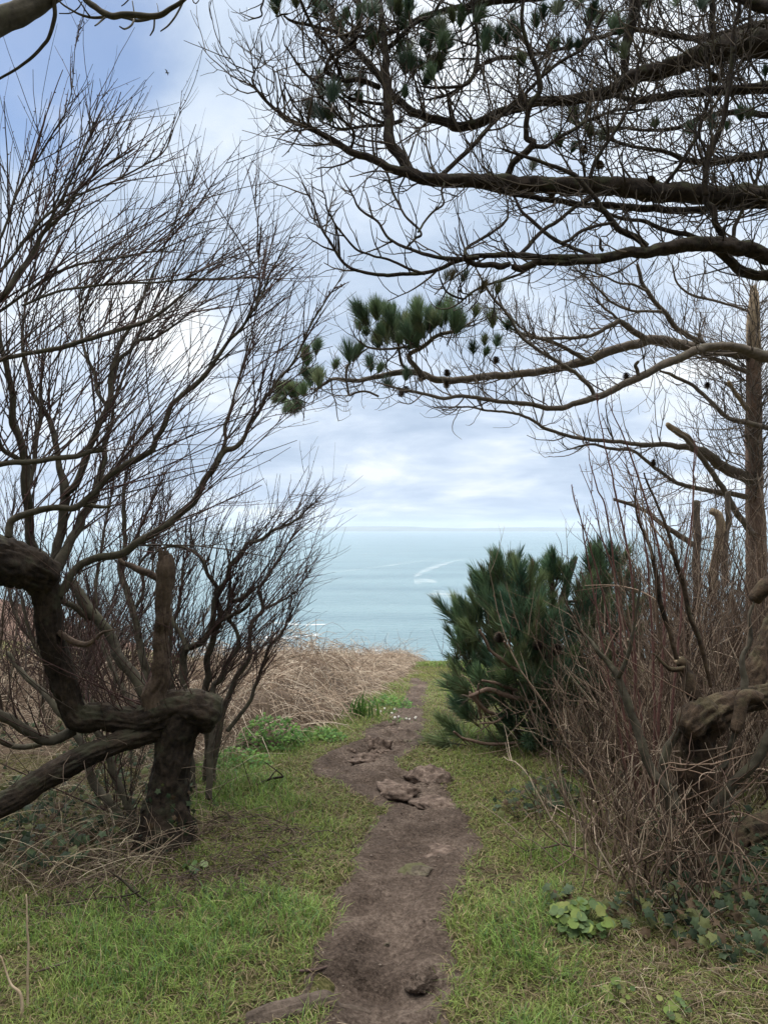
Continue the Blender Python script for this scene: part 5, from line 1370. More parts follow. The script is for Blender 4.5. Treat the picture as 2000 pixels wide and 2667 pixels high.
for (px, py, dY, rp, den) in ELL:
    px += 38 * (px < 1320)
    py += 22 * (py < 1600)
    c = P(px, py, YP + dY)
    R = max(rp - 22, 14) * YP / F
    n = int(den * (9 + 400 * R * R))
    v_ = norm(rng.normal(0, 1, (n, 3)))
    rr = R * (0.45 + 0.5 * rng.random(n) ** 0.6)
    pos = c + v_ * rr[:, None] * np.array([1, 1.0, 1])
    d = norm(v_ * 0.55 + np.array([0, 0, 0.95]) + norm(pos - cen0) * 0.35 + rng.normal(0, 0.22, (n, 3)))
    b0.append(pos); ax.append(d); Ls.append(rng.uniform(0.08, 0.24, n))
    # boughs that carry them
    j = rng.integers(0, n, max(3, n // 5))
    src = pq[np.argmin(np.linalg.norm(pq - (c + [0, 0, -0.35]), axis=1))]
    for q_ in j:
        mid = src * 0.45 + pos[q_] * 0.55 + np.array([0, 0, -0.10]) + rng.normal(0, 0.03, 3)
        sm = smooth_line(np.column_stack([np.array([src, mid, pos[q_]]), [0.012, 0.008, 0.004]]), 5)
        tubes(br_g, sm[None, :, :3], sm[None, :, 3], 6, pick(np.array([[0.17, 0.125, 0.09], [0.13, 0.095, 0.07]]), 1))
# single boughs at the silhouette and low down by the path
EXTRA = [((1240, 1500), (1205, 1490)), ((1225, 1560), (1200, 1490)), ((1245, 1520), (1222, 1485)), ((1268, 1520), (1243, 1448)), ((1285, 1510), (1280, 1442)), ((1300, 1505), (1300, 1455)), ((1330, 1540), (1325, 1480)), ((1355, 1530), (1357, 1470)), ((1370, 1540), (1366, 1480)), ((1178, 1640), (1152, 1580)), ((1190, 1650), (1172, 1610)),
         ((1195, 1620), (1190, 1590)), ((1215, 1600), (1210, 1560)), ((1425, 1500), (1412, 1475)), ((1440, 1490), (1436, 1418)), ((1455, 1480), (1462, 1430)), ((1430, 1480), (1410, 1445)), ((1475, 1490), (1485, 1450)), ((1545, 1460), (1540, 1392)), ((1560, 1450), (1556, 1400)), ((1590, 1450), (1585, 1385)), ((1530, 1470), (1520, 1430)), ((1605, 1470), (1612, 1410)),
         ((1165, 1890), (1112, 1842)), ((1180, 1905), (1130, 1860)), ((1175, 1890), (1135, 1845)), ((1190, 1910), (1150, 1880)), ((1160, 1955), (1085, 1975)), ((1150, 1945), (1110, 1972)), ((1260, 1945), (1235, 1965)), ((1420, 1960), (1350, 1985)), ((1415, 1970), (1380, 2010)), ((1405, 1950), (1345, 1960)), ((1415, 1975), (1405, 2012)), ((1440, 1960), (1430, 2010)), ((1290, 1950), (1250, 1960)),
         ((1150, 1700), (1140, 1680)), ((1160, 1780), (1135, 1760)), ((1155, 1830), (1130, 1800))]
for (a, e) in EXTRA:
    sh = 30 if a[0] < 1260 and a[1] < 1880 else 0
    a, e = (a[0] + sh, a[1]), (e[0] + sh, e[1])
    dY = -0.35 if a[1] > 1880 else 0.0
    pa, pe = P(a[0], a[1], YP + dY), P(e[0], e[1], YP + dY - 0.02)
    for P_ in (pa, pe): P_[2] = max(P_[2], zground(P_[0], P_[1]) + 0.04)
    L = np.linalg.norm(pe - pa)
    pa = pa - (pe - pa) / L * 0.07; pe = pe - (pe - pa) / L * 0.07
    b0.append(pa[None]); ax.append(((pe - pa) / L)[None]); Ls.append(np.array([max(L - 0.05, 0.06)]))
b0 = np.vstack(b0); ax = np.vstack(ax); Ls = np.concatenate(Ls)
zz = terr0(b0[:, 0], b0[:, 1])
k_ = b0[:, 2] > zz + 0.03
b0, ax, Ls = b0[k_], ax[k_], Ls[k_]
g = Geo()
M = len(b0)
NEED3 = np.array([[0.110, 0.190, 0.108], [0.145, 0.225, 0.118], [0.080, 0.150, 0.095], [0.21, 0.27, 0.13], [0.17, 0.20, 0.10]])
needles(g, b0, ax, Ls, 125, rng.uniform(0.11, 0.17, M), 0.0044, pick(NEED3, M), 0.18, 0.80)
gf = g
tubes(br_g, np.stack([b0 - ax * 0.10, b0, b0 + ax * Ls[:, None] * 0.5, b0 + ax * Ls[:, None]], 1), np.tile([0.004, 0.0045, 0.004, 0.003], (M, 1)), 5, pick(np.array([[0.17, 0.125, 0.09], [0.13, 0.095, 0.07]]), M))
for pts in ([(1455, 1795, 3), (1400, 1768, 4), (1365, 1755, 5), (1320, 1725, 5), (1280, 1700, 4), (1262, 1670, 4), (1245, 1640, 3)], [(1330, 1742, 4), (1325, 1700, 4), (1310, 1670, 3)], [(1400, 1830, 5), (1330, 1815, 6), (1270, 1795, 6), (1228, 1808, 5), (1222, 1800, 3)], [(1310, 1870, 4), (1260, 1845, 5), (1225, 1808, 5)],
            [(1345, 1935, 4), (1290, 1938, 4), (1240, 1932, 4), (1205, 1925, 3.5), (1180, 1905, 3)], [(1400, 2035, 4), (1402, 2000, 5), (1400, 1975, 5), (1430, 1960, 5)], [(1345, 1800, 4), (1300, 1780, 4), (1255, 1775, 3)], [(1330, 1850, 3), (1290, 1880, 3), (1248, 1885, 2)], [(1250, 1870, 3), (1245, 1820, 3), (1250, 1780, 2)]):
    yp.limb('bare_bough', M_RED, pts, YP - 0.45, YP - 0.62, 8, 0.01, 'dead', 0.08, 0.12)
g = br_g
dead_twigs(g, yp.polys['dead'], 6, (0.1, 0.35), 6, (0.06, 0.2), 0, r1=0.0034, pal=np.array([[0.22, 0.155, 0.12], [0.3, 0.22, 0.17], [0.14, 0.1, 0.08]]), up=0.2)
g.build('boughs', M_ATTR, yp.root)
# pinkish brown candles at the shoot tips
tips = b0 + ax * (Ls + 0.03)[:, None]
sel = rng.permutation(M)[:95]
g = gf
for i in sel:
    for q_ in range(rng.integers(1, 5)):
        d = norm(ax[i] * 0.6 + np.array([0, 0, 0.7]) + rng.normal(0, 0.12, 3))
        s_ = tips[i] + rng.normal(0, 0.006, 3)
        L = rng.uniform(0.03, 0.06)
        tubes(g, (s_ + d * np.array([[0], [0.5 * L], [L]]))[None], np.array([[0.0032, 0.0034, 0.001]]), 5, np.array([[0.36, 0.21, 0.13]]) * rng.uniform(0.7, 1.2))
g.build('foliage', M_NEEDLE, yp.root)
for px, py in [(1452, 1690), (1400, 1680), (1300, 1660)]:
    cone(yp.root, P(px, py, YP - 0.55), 0.028)

# ------------------------------------------------------------------ the gnarled stump-like tree at the right edge
gb = GP(1835, 2275)
gn = Tree('gnarled_tree', gb, 'gnarled twisted old trunk with peeling bark and sawn stubs at the right edge', 'tree')
YG = gb[1]
g = Geo()
limbs_ = [
    ([(1836, 2330, 74), (1838, 2280, 66), (1842, 2215, 55), (1838, 2130, 46), (1822, 2060, 44), (1806, 1990, 46), (1808, 1930, 46), (1822, 1886, 47), (1855, 1862, 44), (1890, 1840, 38), (1930, 1824, 35), (1970, 1816, 32), (2030, 1808, 30), (2120, 1800, 28), (2240, 1770, 26)], 0.0, 0.15),
    ([(1850, 2262, 50), (1890, 2232, 50), (1940, 2205, 46), (2000, 2172, 44), (2070, 2160, 40), (2160, 2190, 36), (2230, 2300, 34)], 0.08, 0.35),
    ([(1790, 1905, 30), (1812, 1880, 40), (1842, 1850, 36)], -0.08, -0.02),
    ([(1945, 1830, 24), (1960, 1775, 26), (1978, 1720, 27), (1998, 1660, 26), (2030, 1590, 24), (2080, 1500, 22)], 0.2, 0.45),
    ([(1975, 1820, 18), (1945, 1812, 18), (1930, 1830, 17), (1926, 1860, 15), (1918, 1890, 15), (1912, 1905, 12)], -0.08, -0.14),
]
for i, (pts, a0, a1) in enumerate(limbs_):
    big(pts, YG + a0, YG + a1, 56 if i != 4 else 24, 0.36 if i != 4 else 0.12, 0.30 if i != 4 else 0.15, 11 + i * 3.7, ridge=5.0, step=0.009)
g.build('trunk', M_GNARL, gn.root)
for pts, mt in [
    ([(1850, 1850, 20), (1815, 1810, 17), (1794, 1758, 16), (1778, 1735, 15), (1762, 1722, 15)], M_GNARL),
    ([(1778, 1738, 7), (1745, 1742, 6), (1722, 1730, 4), (1700, 1700, 2)], M_GNARL),
    ([(1765, 2105, 14), (1747, 2065, 13), (1710, 2018, 12), (1673, 1944, 11), (1645, 1865, 10), (1622, 1800, 10), (1606, 1760, 9), (1589, 1729, 8), (1560, 1700, 6), (1535, 1672, 5), (1490, 1625, 3)], M_WBRANCH),
    ([(1606, 1765, 6), (1620, 1735, 5), (1637, 1690, 5), (1650, 1640, 4), (1660, 1560, 3), (1665, 1500, 2)], M_WBRANCH),
    ([(1752, 2240, 13), (1745, 2160, 12), (1725, 2080, 12), (1722, 2010, 12), (1728, 1965, 11), (1748, 1925, 10), (1768, 1890, 8), (1790, 1850, 6)], M_WBRANCH),
    ([(1841, 2130, 13), (1868, 2076, 12), (1920, 2030, 12), (1962, 1988, 12), (1999, 1923, 12), (2030, 1850, 11)], M_WBRANCH),
    ([(1912, 1905, 7), (1904, 1944, 7), (1895, 1980, 7), (1880, 2000, 7), (1860, 2020, 5)], M_WBRANCH),
    ([(1838, 2145, 7), (1880, 2110, 6), (1910, 2080, 5), (1935, 2055, 4)], M_WBRANCH),
    ([(1932, 1830, 8), (1938, 1770, 8), (1940, 1710, 6), (1958, 1660, 5), (1950, 1600, 4), (1975, 1530, 3)], M_WBRANCH),
    ([(1960, 1560, 15), (1990, 1530, 20), (2040, 1510, 20)], M_GNARL),
    ([(1850, 1790, 5), (1830, 1700, 6), (1790, 1600, 6), (1770, 1520, 6), (1756, 1440, 5), (1740, 1380, 4), (1700, 1290, 3), (1680, 1230, 2)], M_GNARL),
    ([(1760, 1720, 6), (1745, 1650, 6), (1720, 1560, 6), (1700, 1480, 5), (1690, 1420, 4), (1660, 1340, 3), (1650, 1290, 2)], M_GNARL),
]:
    dy = -0.12 if pts[0][0] in (1765, 1841, 1838, 1912) else 0.0
    gn.limb('branch', mt, pts, YG + dy, YG + dy + rng.uniform(-0.1, 0.25), 16, 0.012, 'br', 0.28, 0.25)
splinters(gn.root, M_PALE, P(1763, 1722, YG + 0.05), 0.020, 10, 0.035, (-0.8, 0, 0.4))
g = gn.tw
BRN = np.array([[0.15, 0.098, 0.070], [0.205, 0.14, 0.10], [0.11, 0.07, 0.052], [0.27, 0.20, 0.15]])
whips(g, gn.polys['br'], 9, (0.2, 0.7), 5, (0.1, 0.35), norm(np.array([-0.3, -0.1, 0.7])), 0.9, 0.0032, 0.0022, 0.1, d3=1, buds=False, pal=BRN)
for px, py, L in [(1760, 2000, 0.3), (1800, 2100, 0.35), (1880, 2000, 0.25), (1850, 2200, 0.4), (1900, 2180, 0.3), (1790, 2150, 0.3)]:
    for q_ in range(6):
        s_ = P(px + rng.normal(0, 25), py + rng.normal(0, 25), YG - 0.14)
        pts, rad = grow(s_[None], norm(np.array([[rng.normal(-0.2, 0.8), -0.5, rng.normal(0, 0.7)]])), [L * rng.uniform(0.7, 1.5)], [0.0035], 10, (0, 0, 0.4), 0.8, 0.6, 0.4)
        tubes(g, pts, rad, 4, pick(BRN, 1))
g.build('crown', M_ATTR, gn.root)

# ------------------------------------------------------------------ brown leafless thickets on the right
def thicket(name, label, spots, n, L, lean, pal, r=0.0036, d2=5.0, L2=(0.15, 0.5), d3=2.0, sp=0.35, group='leafless thickets on the right', wob=0.25, up=0.45):
    """spots: list of (px,py on the ground, spread m)"""
    c = np.mean([GP(a, b_) for a, b_, _ in spots], axis=0)
    T = Tree(name, c, label, 'shrub', group)
    p0 = []
    for (px, py, s_) in spots:
        q = GP(px, py)
        m_ = n // len(spots)
        xy = q[:2] + rng.normal(0, s_, (m_, 2))
        p0.append(np.column_stack([xy, terr0(xy[:, 0], xy[:, 1]) - 0.02]))
    p0 = np.vstack(p0)
    M = len(p0)
    d0 = norm(np.array(lean) + rng.normal(0, sp, (M, 3)))
    pts, rad = grow(p0, d0, rng.uniform(*L, M), r * rng.uniform(0.6, 1.7, M), 12, np.array([0, 0, 1.0]), up, wob, 0.3)
    tubes(T.tw, pts, rad, 5, pick(pal, M))
    T.tw.build('stems', M_ATTR, T.root)
    T.tw = Geo()
    whips(T.tw, as_polys(pts, rad), d2, L2, 3.0, (0.08, 0.3), norm(np.array(lean) + np.array([0, 0, 0.3])), 0.8, 0.0026, 0.0019, 0.15, d3=d3, buds=False, pal=pal, ang=(0.4, 1.0))
    T.tw.build('crown', M_ATTR, T.root)
    return T, pts, rad


REDB = np.array([[0.165, 0.115, 0.082], [0.215, 0.155, 0.112], [0.085, 0.058, 0.043], [0.36, 0.285, 0.21], [0.12, 0.082, 0.06], [0.05, 0.034, 0.025]])
GREYB = np.array([[0.22, 0.155, 0.112], [0.15, 0.10, 0.072], [0.33, 0.25, 0.185], [0.09, 0.06, 0.045]])
thicket('bare_thicket', 'brown leafless thicket rising from dead grass in front of the gnarled trunk', [(1640, 2260, 0.14), (1700, 2300, 0.14), (1600, 2200, 0.09), (1760, 2360, 0.12)], 130, (0.2, 0.85), (-0.10, -0.02, 0.95), REDB, 0.0040, 7.0, (0.10, 0.42), 3.0, 0.36, wob=0.85, up=0.35)
thicket('bare_thicket', 'tall reddish brown leafless thicket behind the gnarled trunk', [(1750, 2090, 0.22), (1830, 2060, 0.25), (1920, 2070, 0.3), (1740, 2010, 0.16)], 230, (0.4, 1.3), (-0.06, 0.0, 0.95), REDB, 0.0042, 7.5, (0.15, 0.55), 3.0, 0.38, wob=0.8, up=0.35)
thicket('bramble_thicket', 'grey brown tangled bramble thicket under the broken topped pine', [(1800, 1900, 0.5), (1900, 1880, 0.45), (1960, 1900, 0.4), (1760, 1880, 0.25)], 680, (0.6, 1.9), (-0.08, -0.05, 0.85), GREYB, 0.0045, 5.5, (0.2, 0.7), 1.6, 0.45, wob=0.5)
thicket('bramble_thicket', 'pinkish brown low bramble thicket between young pine and gnarled trunk', [(1570, 1985, 0.12), (1620, 2000, 0.15), (1540, 2010, 0.08), (1690, 1960, 0.2)], 240, (0.15, 0.55), (-0.1, -0.1, 0.8), REDB * 0.9, 0.0036, 5.0, (0.15, 0.45), 1.4, 0.5, wob=0.6, up=0.2)
# long red shoots standing above the thicket
rs = GP(1660, 2120)
T = Tree('red_stemmed_shrub', rs, 'tall slender shrub of long red shoots standing above the thicket against the sea', 'shrub')
for pts in [[(1660, 2100, 4), (1655, 1800, 3.6), (1650, 1560, 3.2), (1633, 1420, 2.8), (1597, 1264, 2.4), (1575, 1170, 1.9), (1560, 1100, 1.5), (1550, 1020, 0.9)],
            [(1670, 2110, 4), (1640, 1900, 3.4), (1610, 1620, 2.8), (1579, 1342, 2.2), (1556, 1270, 1.8), (1536, 1203, 1.3), (1528, 1150, 0.8)],
            [(1650, 2090, 4), (1610, 1900, 3), (1560, 1620, 2.4), (1518, 1390, 1.8), (1500, 1320, 1.5), (1488, 1262, 0.9)],
            [(1690, 2110, 4.5), (1720, 1800, 4), (1730, 1560, 3.4), (1711, 1402, 3), (1657, 1227, 2.4), (1620, 1130, 1.8), (1582, 1047, 1)],
            [(1660, 2090, 4), (1620, 1850, 3), (1580, 1600, 2.4), (1540, 1450, 2), (1515, 1360, 1.5), (1500, 1300, 1.1), (1535, 1390, 0.6)][:-1],
            [(1700, 2100, 4), (1700, 1750, 3), (1690, 1500, 2.4), (1670, 1360, 2), (1640, 1240, 1.5), (1605, 1180, 0.9)],
            [(1720, 2100, 4), (1760, 1750, 3), (1780, 1500, 2.4), (1800, 1330, 2), (1805, 1220, 1.5), (1810, 1140, 0.9)],
            [(1690, 2090, 3.4), (1660, 1800, 2.8), (1600, 1500, 2.2), (1560, 1380, 1.7), (1540, 1290, 1.2), (1510, 1210, 0.8)]]:
    T.limb('stem', None, pts, rs[1] - 0.2, rs[1] - 0.35, 6, 0.006, 'st', 0.03, 0.05)
M_REDST = bark_mat('red_shoot_bark', (0.10, 0.05, 0.045), (0.19, 0.095, 0.08), None, 0, 60, 0.2)
for o in T.root.children: o.data.materials.clear(); o.data.materials.append(M_REDST)
whips(T.tw, T.polys['st'], 2.6, (0.12, 0.45), 2, (0.06, 0.2), norm(np.array([-0.15, 0, 0.9])), 0.4, 0.0022, 0.0016, 0.35, pal=np.array([[0.14, 0.065, 0.06], [0.18, 0.09, 0.075]]))
T.tw.build('crown', M_ATTR, T.root)

# ------------------------------------------------------------------ ground cover, plants, stones, sticks
def leaf_cards(g, pos, nrm, size, cols, lobes=5):
    """small lobed leaves: fans of 2*lobes rim points around a centre"""
    N = len(pos)
    nrm = norm(nrm)
    uu = norm(np.cross(nrm, rng.normal(0, 1, (N, 3)))); ww = np.cross(nrm, uu)
    K = lobes * 2
    a = np.arange(K) * 2 * math.pi / K
    rr = np.where(np.arange(K) % 2 == 0, 1.0, 0.62)
    rim = pos[:, None] + size[:, None, None] * (uu[:, None] * (np.cos(a) * rr)[None, :, None] + ww[:, None] * (np.sin(a) * rr)[None, :, None]) - nrm[:, None] * (size * 0.18)[:, None, None] * (rr[None, :, None])
    V_ = np.concatenate([pos[:, None], rim], 1)
    base = (np.arange(N) * (K + 1))[:, None]
    k_ = np.arange(K)[None]
    T_ = np.stack([base + 0 * k_, base + 1 + k_, base + 1 + (k_ + 1) % K], -1).reshape(-1, 3)
    g.add(V_.reshape(-1, 3), None, T_, np.repeat(cols, K + 1, 0))


def cover(N, x0, x1, y0, y1, cond):
    x = rng.uniform(x0, x1, N); y = rng.uniform(y0, y1, N)
    k_ = cond(x, y)
    return x[k_], y[k_]


IVY = np.array([[0.034, 0.055, 0.028], [0.048, 0.070, 0.032], [0.060, 0.085, 0.045], [0.025, 0.040, 0.022], [0.10, 0.11, 0.040], [0.09, 0.06, 0.035]])
# right: ivy and dead grass in the bottom corner
x, y = cover(13000, 0.5, 4.0, 1.6, 5.0, lambda x, y: (fbm(np.stack([x * 1.9, y * 1.9, 0 * x + 33], -1), 3) + 0.42 * sstep(0.0, 0.45, x - 0.25 * y - 0.05) > 0.30))
N = len(x)
g = Geo()
leaf_cards(g, np.stack([x, y, terr0(x, y) + rng.uniform(0.01, 0.11, N)], -1), np.stack([rng.normal(0, 0.6, N), rng.normal(-0.4, 0.6, N), np.ones(N)], -1), rng.uniform(0.012, 0.03, N), pick(IVY, N))
tag(g.build('ivy', M_LEAF, None, False), 'dark green ivy leaves creeping over the ground in the right corner', 'ivy', kind='stuff')
# left: ivy under the low limb
x, y = cover(5200, -3.8, -0.75, 3.0, 5.6, lambda x, y: (fbm(np.stack([x * 1.8, y * 1.8, 0 * x + 13], -1), 3) + 0.5 * sstep(-1.0, -1.6, x) > 0.32) & (y > 3.25 - 0.12 * (x + 1)))
N = len(x)
g = Geo()
leaf_cards(g, np.stack([x, y, terr0(x, y) + rng.uniform(0.01, 0.15, N)], -1), np.stack([rng.normal(0, 0.6, N), rng.normal(-0.5, 0.6, N), np.ones(N)], -1), rng.uniform(0.012, 0.032, N), pick(IVY * 1.05, N))
tag(g.build('bramble_leaves', M_LEAF, None, False), 'dark bramble and ivy leaves beneath the willow limb on the left', 'bramble', kind='stuff')
# dead grass and canes
STR = np.array([[0.36, 0.29, 0.19], [0.27, 0.205, 0.14], [0.44, 0.37, 0.26], [0.17, 0.12, 0.085], [0.22, 0.16, 0.115]])
def litter(name, label, cat, N, x0, x1, y0, y1, cond, L, r, hmax, flat, pal, n=6, grav=1.0):
    x, y = cover(N, x0, x1, y0, y1, cond)
    M = len(x)
    p0 = np.stack([x, y, terr(x, y) + rng.uniform(0.0, hmax, M)], -1)
    d0 = norm(np.stack([rng.normal(0, 1, M), rng.normal(0, 1, M), np.abs(rng.normal(0, flat, M))], -1))
    g = Geo()
    pts, rad = grow(p0, d0, rng.uniform(*L, M), rng.uniform(*r, M), n, (0, 0, 0), 0, 0.4, 0.5, grav)
    zg = terr(pts[..., 0], pts[..., 1]) + rad + 0.001
    pts[..., 2] = np.maximum(pts[..., 2], zg)
    tubes(g, pts, rad, 3, pick(pal, M))
    return tag(g.build(name, M_ATTR), label, cat, kind='stuff')
litter('dead_grass', 'straw coloured dead grass and twigs under the right hand thicket', 'dead grass', 15000, 0.45, 4.0, 1.7, 6.6, lambda x, y: (x > 0.25 * y + 0.02 + 0.3 * fbm(np.stack([x * 2, y * 2, 0 * x], -1), 2)), (0.05, 0.20), (0.0007, 0.0016), 0.07, 0.5, STR * 0.85)
litter('dead_canes', 'pale dead bramble canes and grass stems heaped left of the willow', 'canes', 4200, -4.2, -1.0, 2.9, 5.6, lambda x, y: (x < -1.15 - 0.25 * (3.7 - y) + 0.3 * fbm(np.stack([x * 2, y * 2, 0 * x], -1), 2)) & (y > 3.1), (0.10, 0.55), (0.0009, 0.0022), 0.14, 0.6, STR * 0.8, 9, 1.0)
litter('twig_litter', 'dark fallen twigs and leaf litter around the willow foot', 'twigs', 2600, -1.9, -0.35, 3.0, 4.5, lambda x, y: ((x + 1.15) ** 2 / 0.5 + (y - 3.75) ** 2 / 0.35 < 1.0 + 0.5 * vnoise(np.stack([x * 5, y * 5, 0 * x], -1))), (0.06, 0.30), (0.0012, 0.0032), 0.05, 0.35, np.array([[0.10, 0.07, 0.05], [0.15, 0.11, 0.08], [0.07, 0.05, 0.04]]))
litter('pine_needle_litter', 'scattered dry pine needles and straw bits on the bare path', 'needles', 1500, -0.8, 0.6, 1.8, 7.0, lambda x, y: (path_in(x, y) > -0.12) & (fbm(np.stack([x * 3, y * 3, 0 * x + 4], -1), 2) > -0.12), (0.03, 0.11), (0.0007, 0.0013), 0.004, 0.1, np.array([[0.33, 0.24, 0.16], [0.25, 0.17, 0.12], [0.40, 0.32, 0.22], [0.12, 0.08, 0.06]]), 4, 0.5)

def stick(name, label, pts, r, col, zoff=0.0):
    w = np.array([GP(a, b_) for a, b_ in pts]); w[:, 2] = terr(w[:, 0], w[:, 1]) + np.array(r) * 0.8 + zoff + 0.004
    q = smooth_line(np.column_stack([w, r]), 8)
    g = Geo(); limb(g, q[:, :3], q[:, 3], 8, 0.08, 1.0, 0.1, pts[0][0])
    o = g.build(name, None); m_ = bark_mat(name + '_wood', tuple(np.array(col) * 0.7), tuple(np.array(col) * 1.2), None, 0, 60, 0.4)
    o.data.materials.append(m_)
    return tag(o, label, 'stick')
stick('fallen_stick', 'straight brown stick lying in grass below the willow foot', [(441, 2222), (400, 2262), (350, 2305), (322, 2322)], [0.006, 0.008, 0.007, 0.004], (0.12, 0.08, 0.055))
stick('fallen_stick', 'curved dark stick lying across the left edge of the path', [(748, 2534), (800, 2537), (835, 2528), (868, 2502)], [0.004, 0.005, 0.005, 0.003], (0.09, 0.06, 0.05))
stick('fallen_stick', 'short pale stick in turf right of the path below the round leaved plant', [(1410, 2553), (1445, 2557), (1478, 2566)], [0.003, 0.004, 0.003], (0.36, 0.28, 0.2))
stick('fallen_stick', 'thin stick lying on the path beside the mossy stone', [(1105, 2274), (1140, 2290), (1185, 2312)], [0.002, 0.0025, 0.0015], (0.2, 0.14, 0.1))
stick('fallen_stick', 'long thin dark stick half sunk in the left turf', [(90, 2555), (140, 2538), (190, 2522)], [0.003, 0.0045, 0.003], (0.08, 0.055, 0.045), 0.02)
# a dead forked twig arching over the left grass
tb = GP(420, 2330)
T = Tree('dead_twig', tb, 'dark forked dead twig arching over the grass below the willow', 'twig')
for pts in ([(285, 2268, 2), (330, 2300, 3), (355, 2325, 3), (385, 2350, 2.4), (408, 2362, 1.4)], [(140, 2355, 1.4), (240, 2342, 2), (330, 2332, 2.4), (365, 2322, 2.2)], [(240, 2305, 1.2), (262, 2370, 1.8), (290, 2395, 1.4)], [(355, 2318, 2), (368, 2352, 1.8), (374, 2395, 1.2)], [(285, 2490, 1.6), (340, 2452, 2), (390, 2418, 1.8), (425, 2392, 1.4)]):
    T.limb('branch', M_WILLOW, pts, tb[1] - 0.12, tb[1] - 0.16, 6, 0.0, 'b', 0.05)
tb = GP(700, 2050)
T = Tree('dead_twig', tb, 'dark leafless twig sticking out of grass towards the path bend', 'twig')
for pts in ([(600, 2080, 3), (650, 2055, 3.4), (700, 2030, 3.2), (738, 2024, 3)], [(738, 2024, 2.4), (728, 2012, 1.6), (690, 1985, 1)], [(700, 2030, 2), (720, 2005, 1.2)], [(655, 2052, 1.8), (640, 2010, 1.2), (632, 1980, .9)]):
    T.limb('branch', M_WILLOW, pts, tb[1] - 0.05, tb[1], 6, 0.0, 'b', 0.05)
for i, (pts, lab) in enumerate([([(72, 2640, 3), (75, 2520, 3), (72, 2430, 2.6), (70, 2330, 2)], 'upright pale dead stalk in the bottom left grass'),
                                ([(58, 2667, 4), (56, 2590, 4), (30, 2560, 3), (0, 2490, 2)], 'bent pale dead stalk leaning out of the bottom left edge')]):
    c0 = GP(pts[0][0], min(pts[0][1], 2660))
    T = Tree('dead_stalk', c0, lab, 'stalk')
    T.limb('stem', M_PALE, pts, c0[1], c0[1] + 0.05, 7, 0.0, 's', 0.06)

# stones
M_STONE, b = new_mat('path_stone')
g_ = b.n('ShaderNodeNewGeometry')
nn = b.n('ShaderNodeTexNoise', {'Vector': (g_, 'Position'), 'Scale': 22.0, 'Detail': 7.0, 'Roughness': 0.7})
ns = b.n('ShaderNodeTexNoise', {'Vector': (g_, 'Position'), 'Scale': 120.0, 'Detail': 4.0, 'Roughness': 0.7})
c_ = b.ramp(nn, [(0.36, (0.055, 0.038, 0.029)), (0.50, (0.118, 0.084, 0.066)), (0.64, (0.21, 0.158, 0.127))])
bp = b.n('ShaderNodeBump', {'Strength': 0.8, 'Distance': 0.012, 'Height': b.math('ADD', nn, b.math('MULTIPLY', ns, 0.4))})
finish(b, b.n('ShaderNodeBsdfPrincipled', {'Base Color': c_, 'Roughness': 0.9, 'Specular IOR Level': 0.2, 'Normal': bp}))


def rock(px, py, wpx, hpx, label, mat=None, flat=0.5, seed=0, rough=0.35, ang=0.0, deep=1.0, group=None):
    c = GP(px, py)
    R = wpx * c[1] / F * 0.5
    H = hpx * c[1] / F
    n1, n2 = 34, 56
    th = np.linspace(0, math.pi, n1); ph = np.linspace(0, 2 * math.pi, n2, endpoint=False)
    T_, P_ = np.meshgrid(th, ph, indexing='ij')
    d = np.stack([np.sin(T_) * np.cos(P_), np.sin(T_) * np.sin(P_), np.cos(T_)], -1)
    # facets
    fr = np.ones(T_.shape) * 9
    r0 = np.random.default_rng(seed + 5)
    for q_ in range(13):
        nv = norm(r0.normal(0, 1, 3)); off = r0.uniform(0.50, 0.92)
        dn = d @ nv
        fr = np.minimum(fr, np.where(dn > 0.05, off / np.maximum(dn, 0.05), 9))
    fr = np.minimum(fr, 1.1)
    fr = fr * (1 + (0.25 + rough * 0.5) * fbm(d * 2.4 + seed, 5, 0.6))
    V_ = d * fr[..., None] * np.array([R, R * deep, H])
    ca, sa = math.cos(ang), math.sin(ang)
    V_ = np.stack([V_[..., 0] * ca - V_[..., 1] * sa, V_[..., 0] * sa + V_[..., 1] * ca, V_[..., 2]], -1)
    V_ = V_ + c + np.array([0, 0, -0.038 + H * (flat - 0.30)])
    ii = (np.arange(n1 - 1)[:, None] * n2 + np.arange(n2)[None, :])
    jj = (np.arange(n1 - 1)[:, None] * n2 + (np.arange(n2)[None, :] + 1) % n2)
    Q_ = np.stack([ii, ii + n2, jj + n2, jj], -1).reshape(-1, 4)
    g = Geo(); g.add(V_.reshape(-1, 3), Q_)
    return tag(g.build('stone', mat or M_STONE), label, 'stone', group)


M_MOSSY = bark_mat('mossy_stone', (0.05, 0.042, 0.03), (0.15, 0.12, 0.09), (0.085, 0.085, 0.035), 0.8, 50, 0.9)
SG = 'stones in the path'
rock(1078, 2262, 112, 26, 'dark mossy stone standing in the middle of the path', M_MOSSY, 0.55, 1, group=SG)
rock(1129, 2214, 120, 14, 'broad low brown stone just beyond the mossy stone', None, 0.5, 2, group=SG)
rock(1035, 2060, 118, 32, 'large rounded stone at the path bend, left of its twin', None, 0.55, 3, group=SG)
rock(1117, 2034, 118, 34, 'large flat topped stone against the right hand turf', None, 0.6, 4, group=SG)
rock(1130, 2092, 120, 22, 'wide smooth stone below the two large ones at the bend', None, 0.5, 5, group=SG)
rock(984, 1946, 74, 34, 'jagged angular stone jutting up where the path narrows', None, 0.6, 6, 0.7, group=SG)
rock(962, 1976, 96, 20, 'flat grey slab in front of the jagged stone', None, 0.55, 7, 0.5, group=SG)
rock(972, 1928, 60, 20, 'small angular stone behind the jagged one', None, 0.6, 8, 0.7, group=SG)
rock(1042, 1906, 62, 18, 'low stone beside the white flowers', None, 0.5, 9, group=SG)
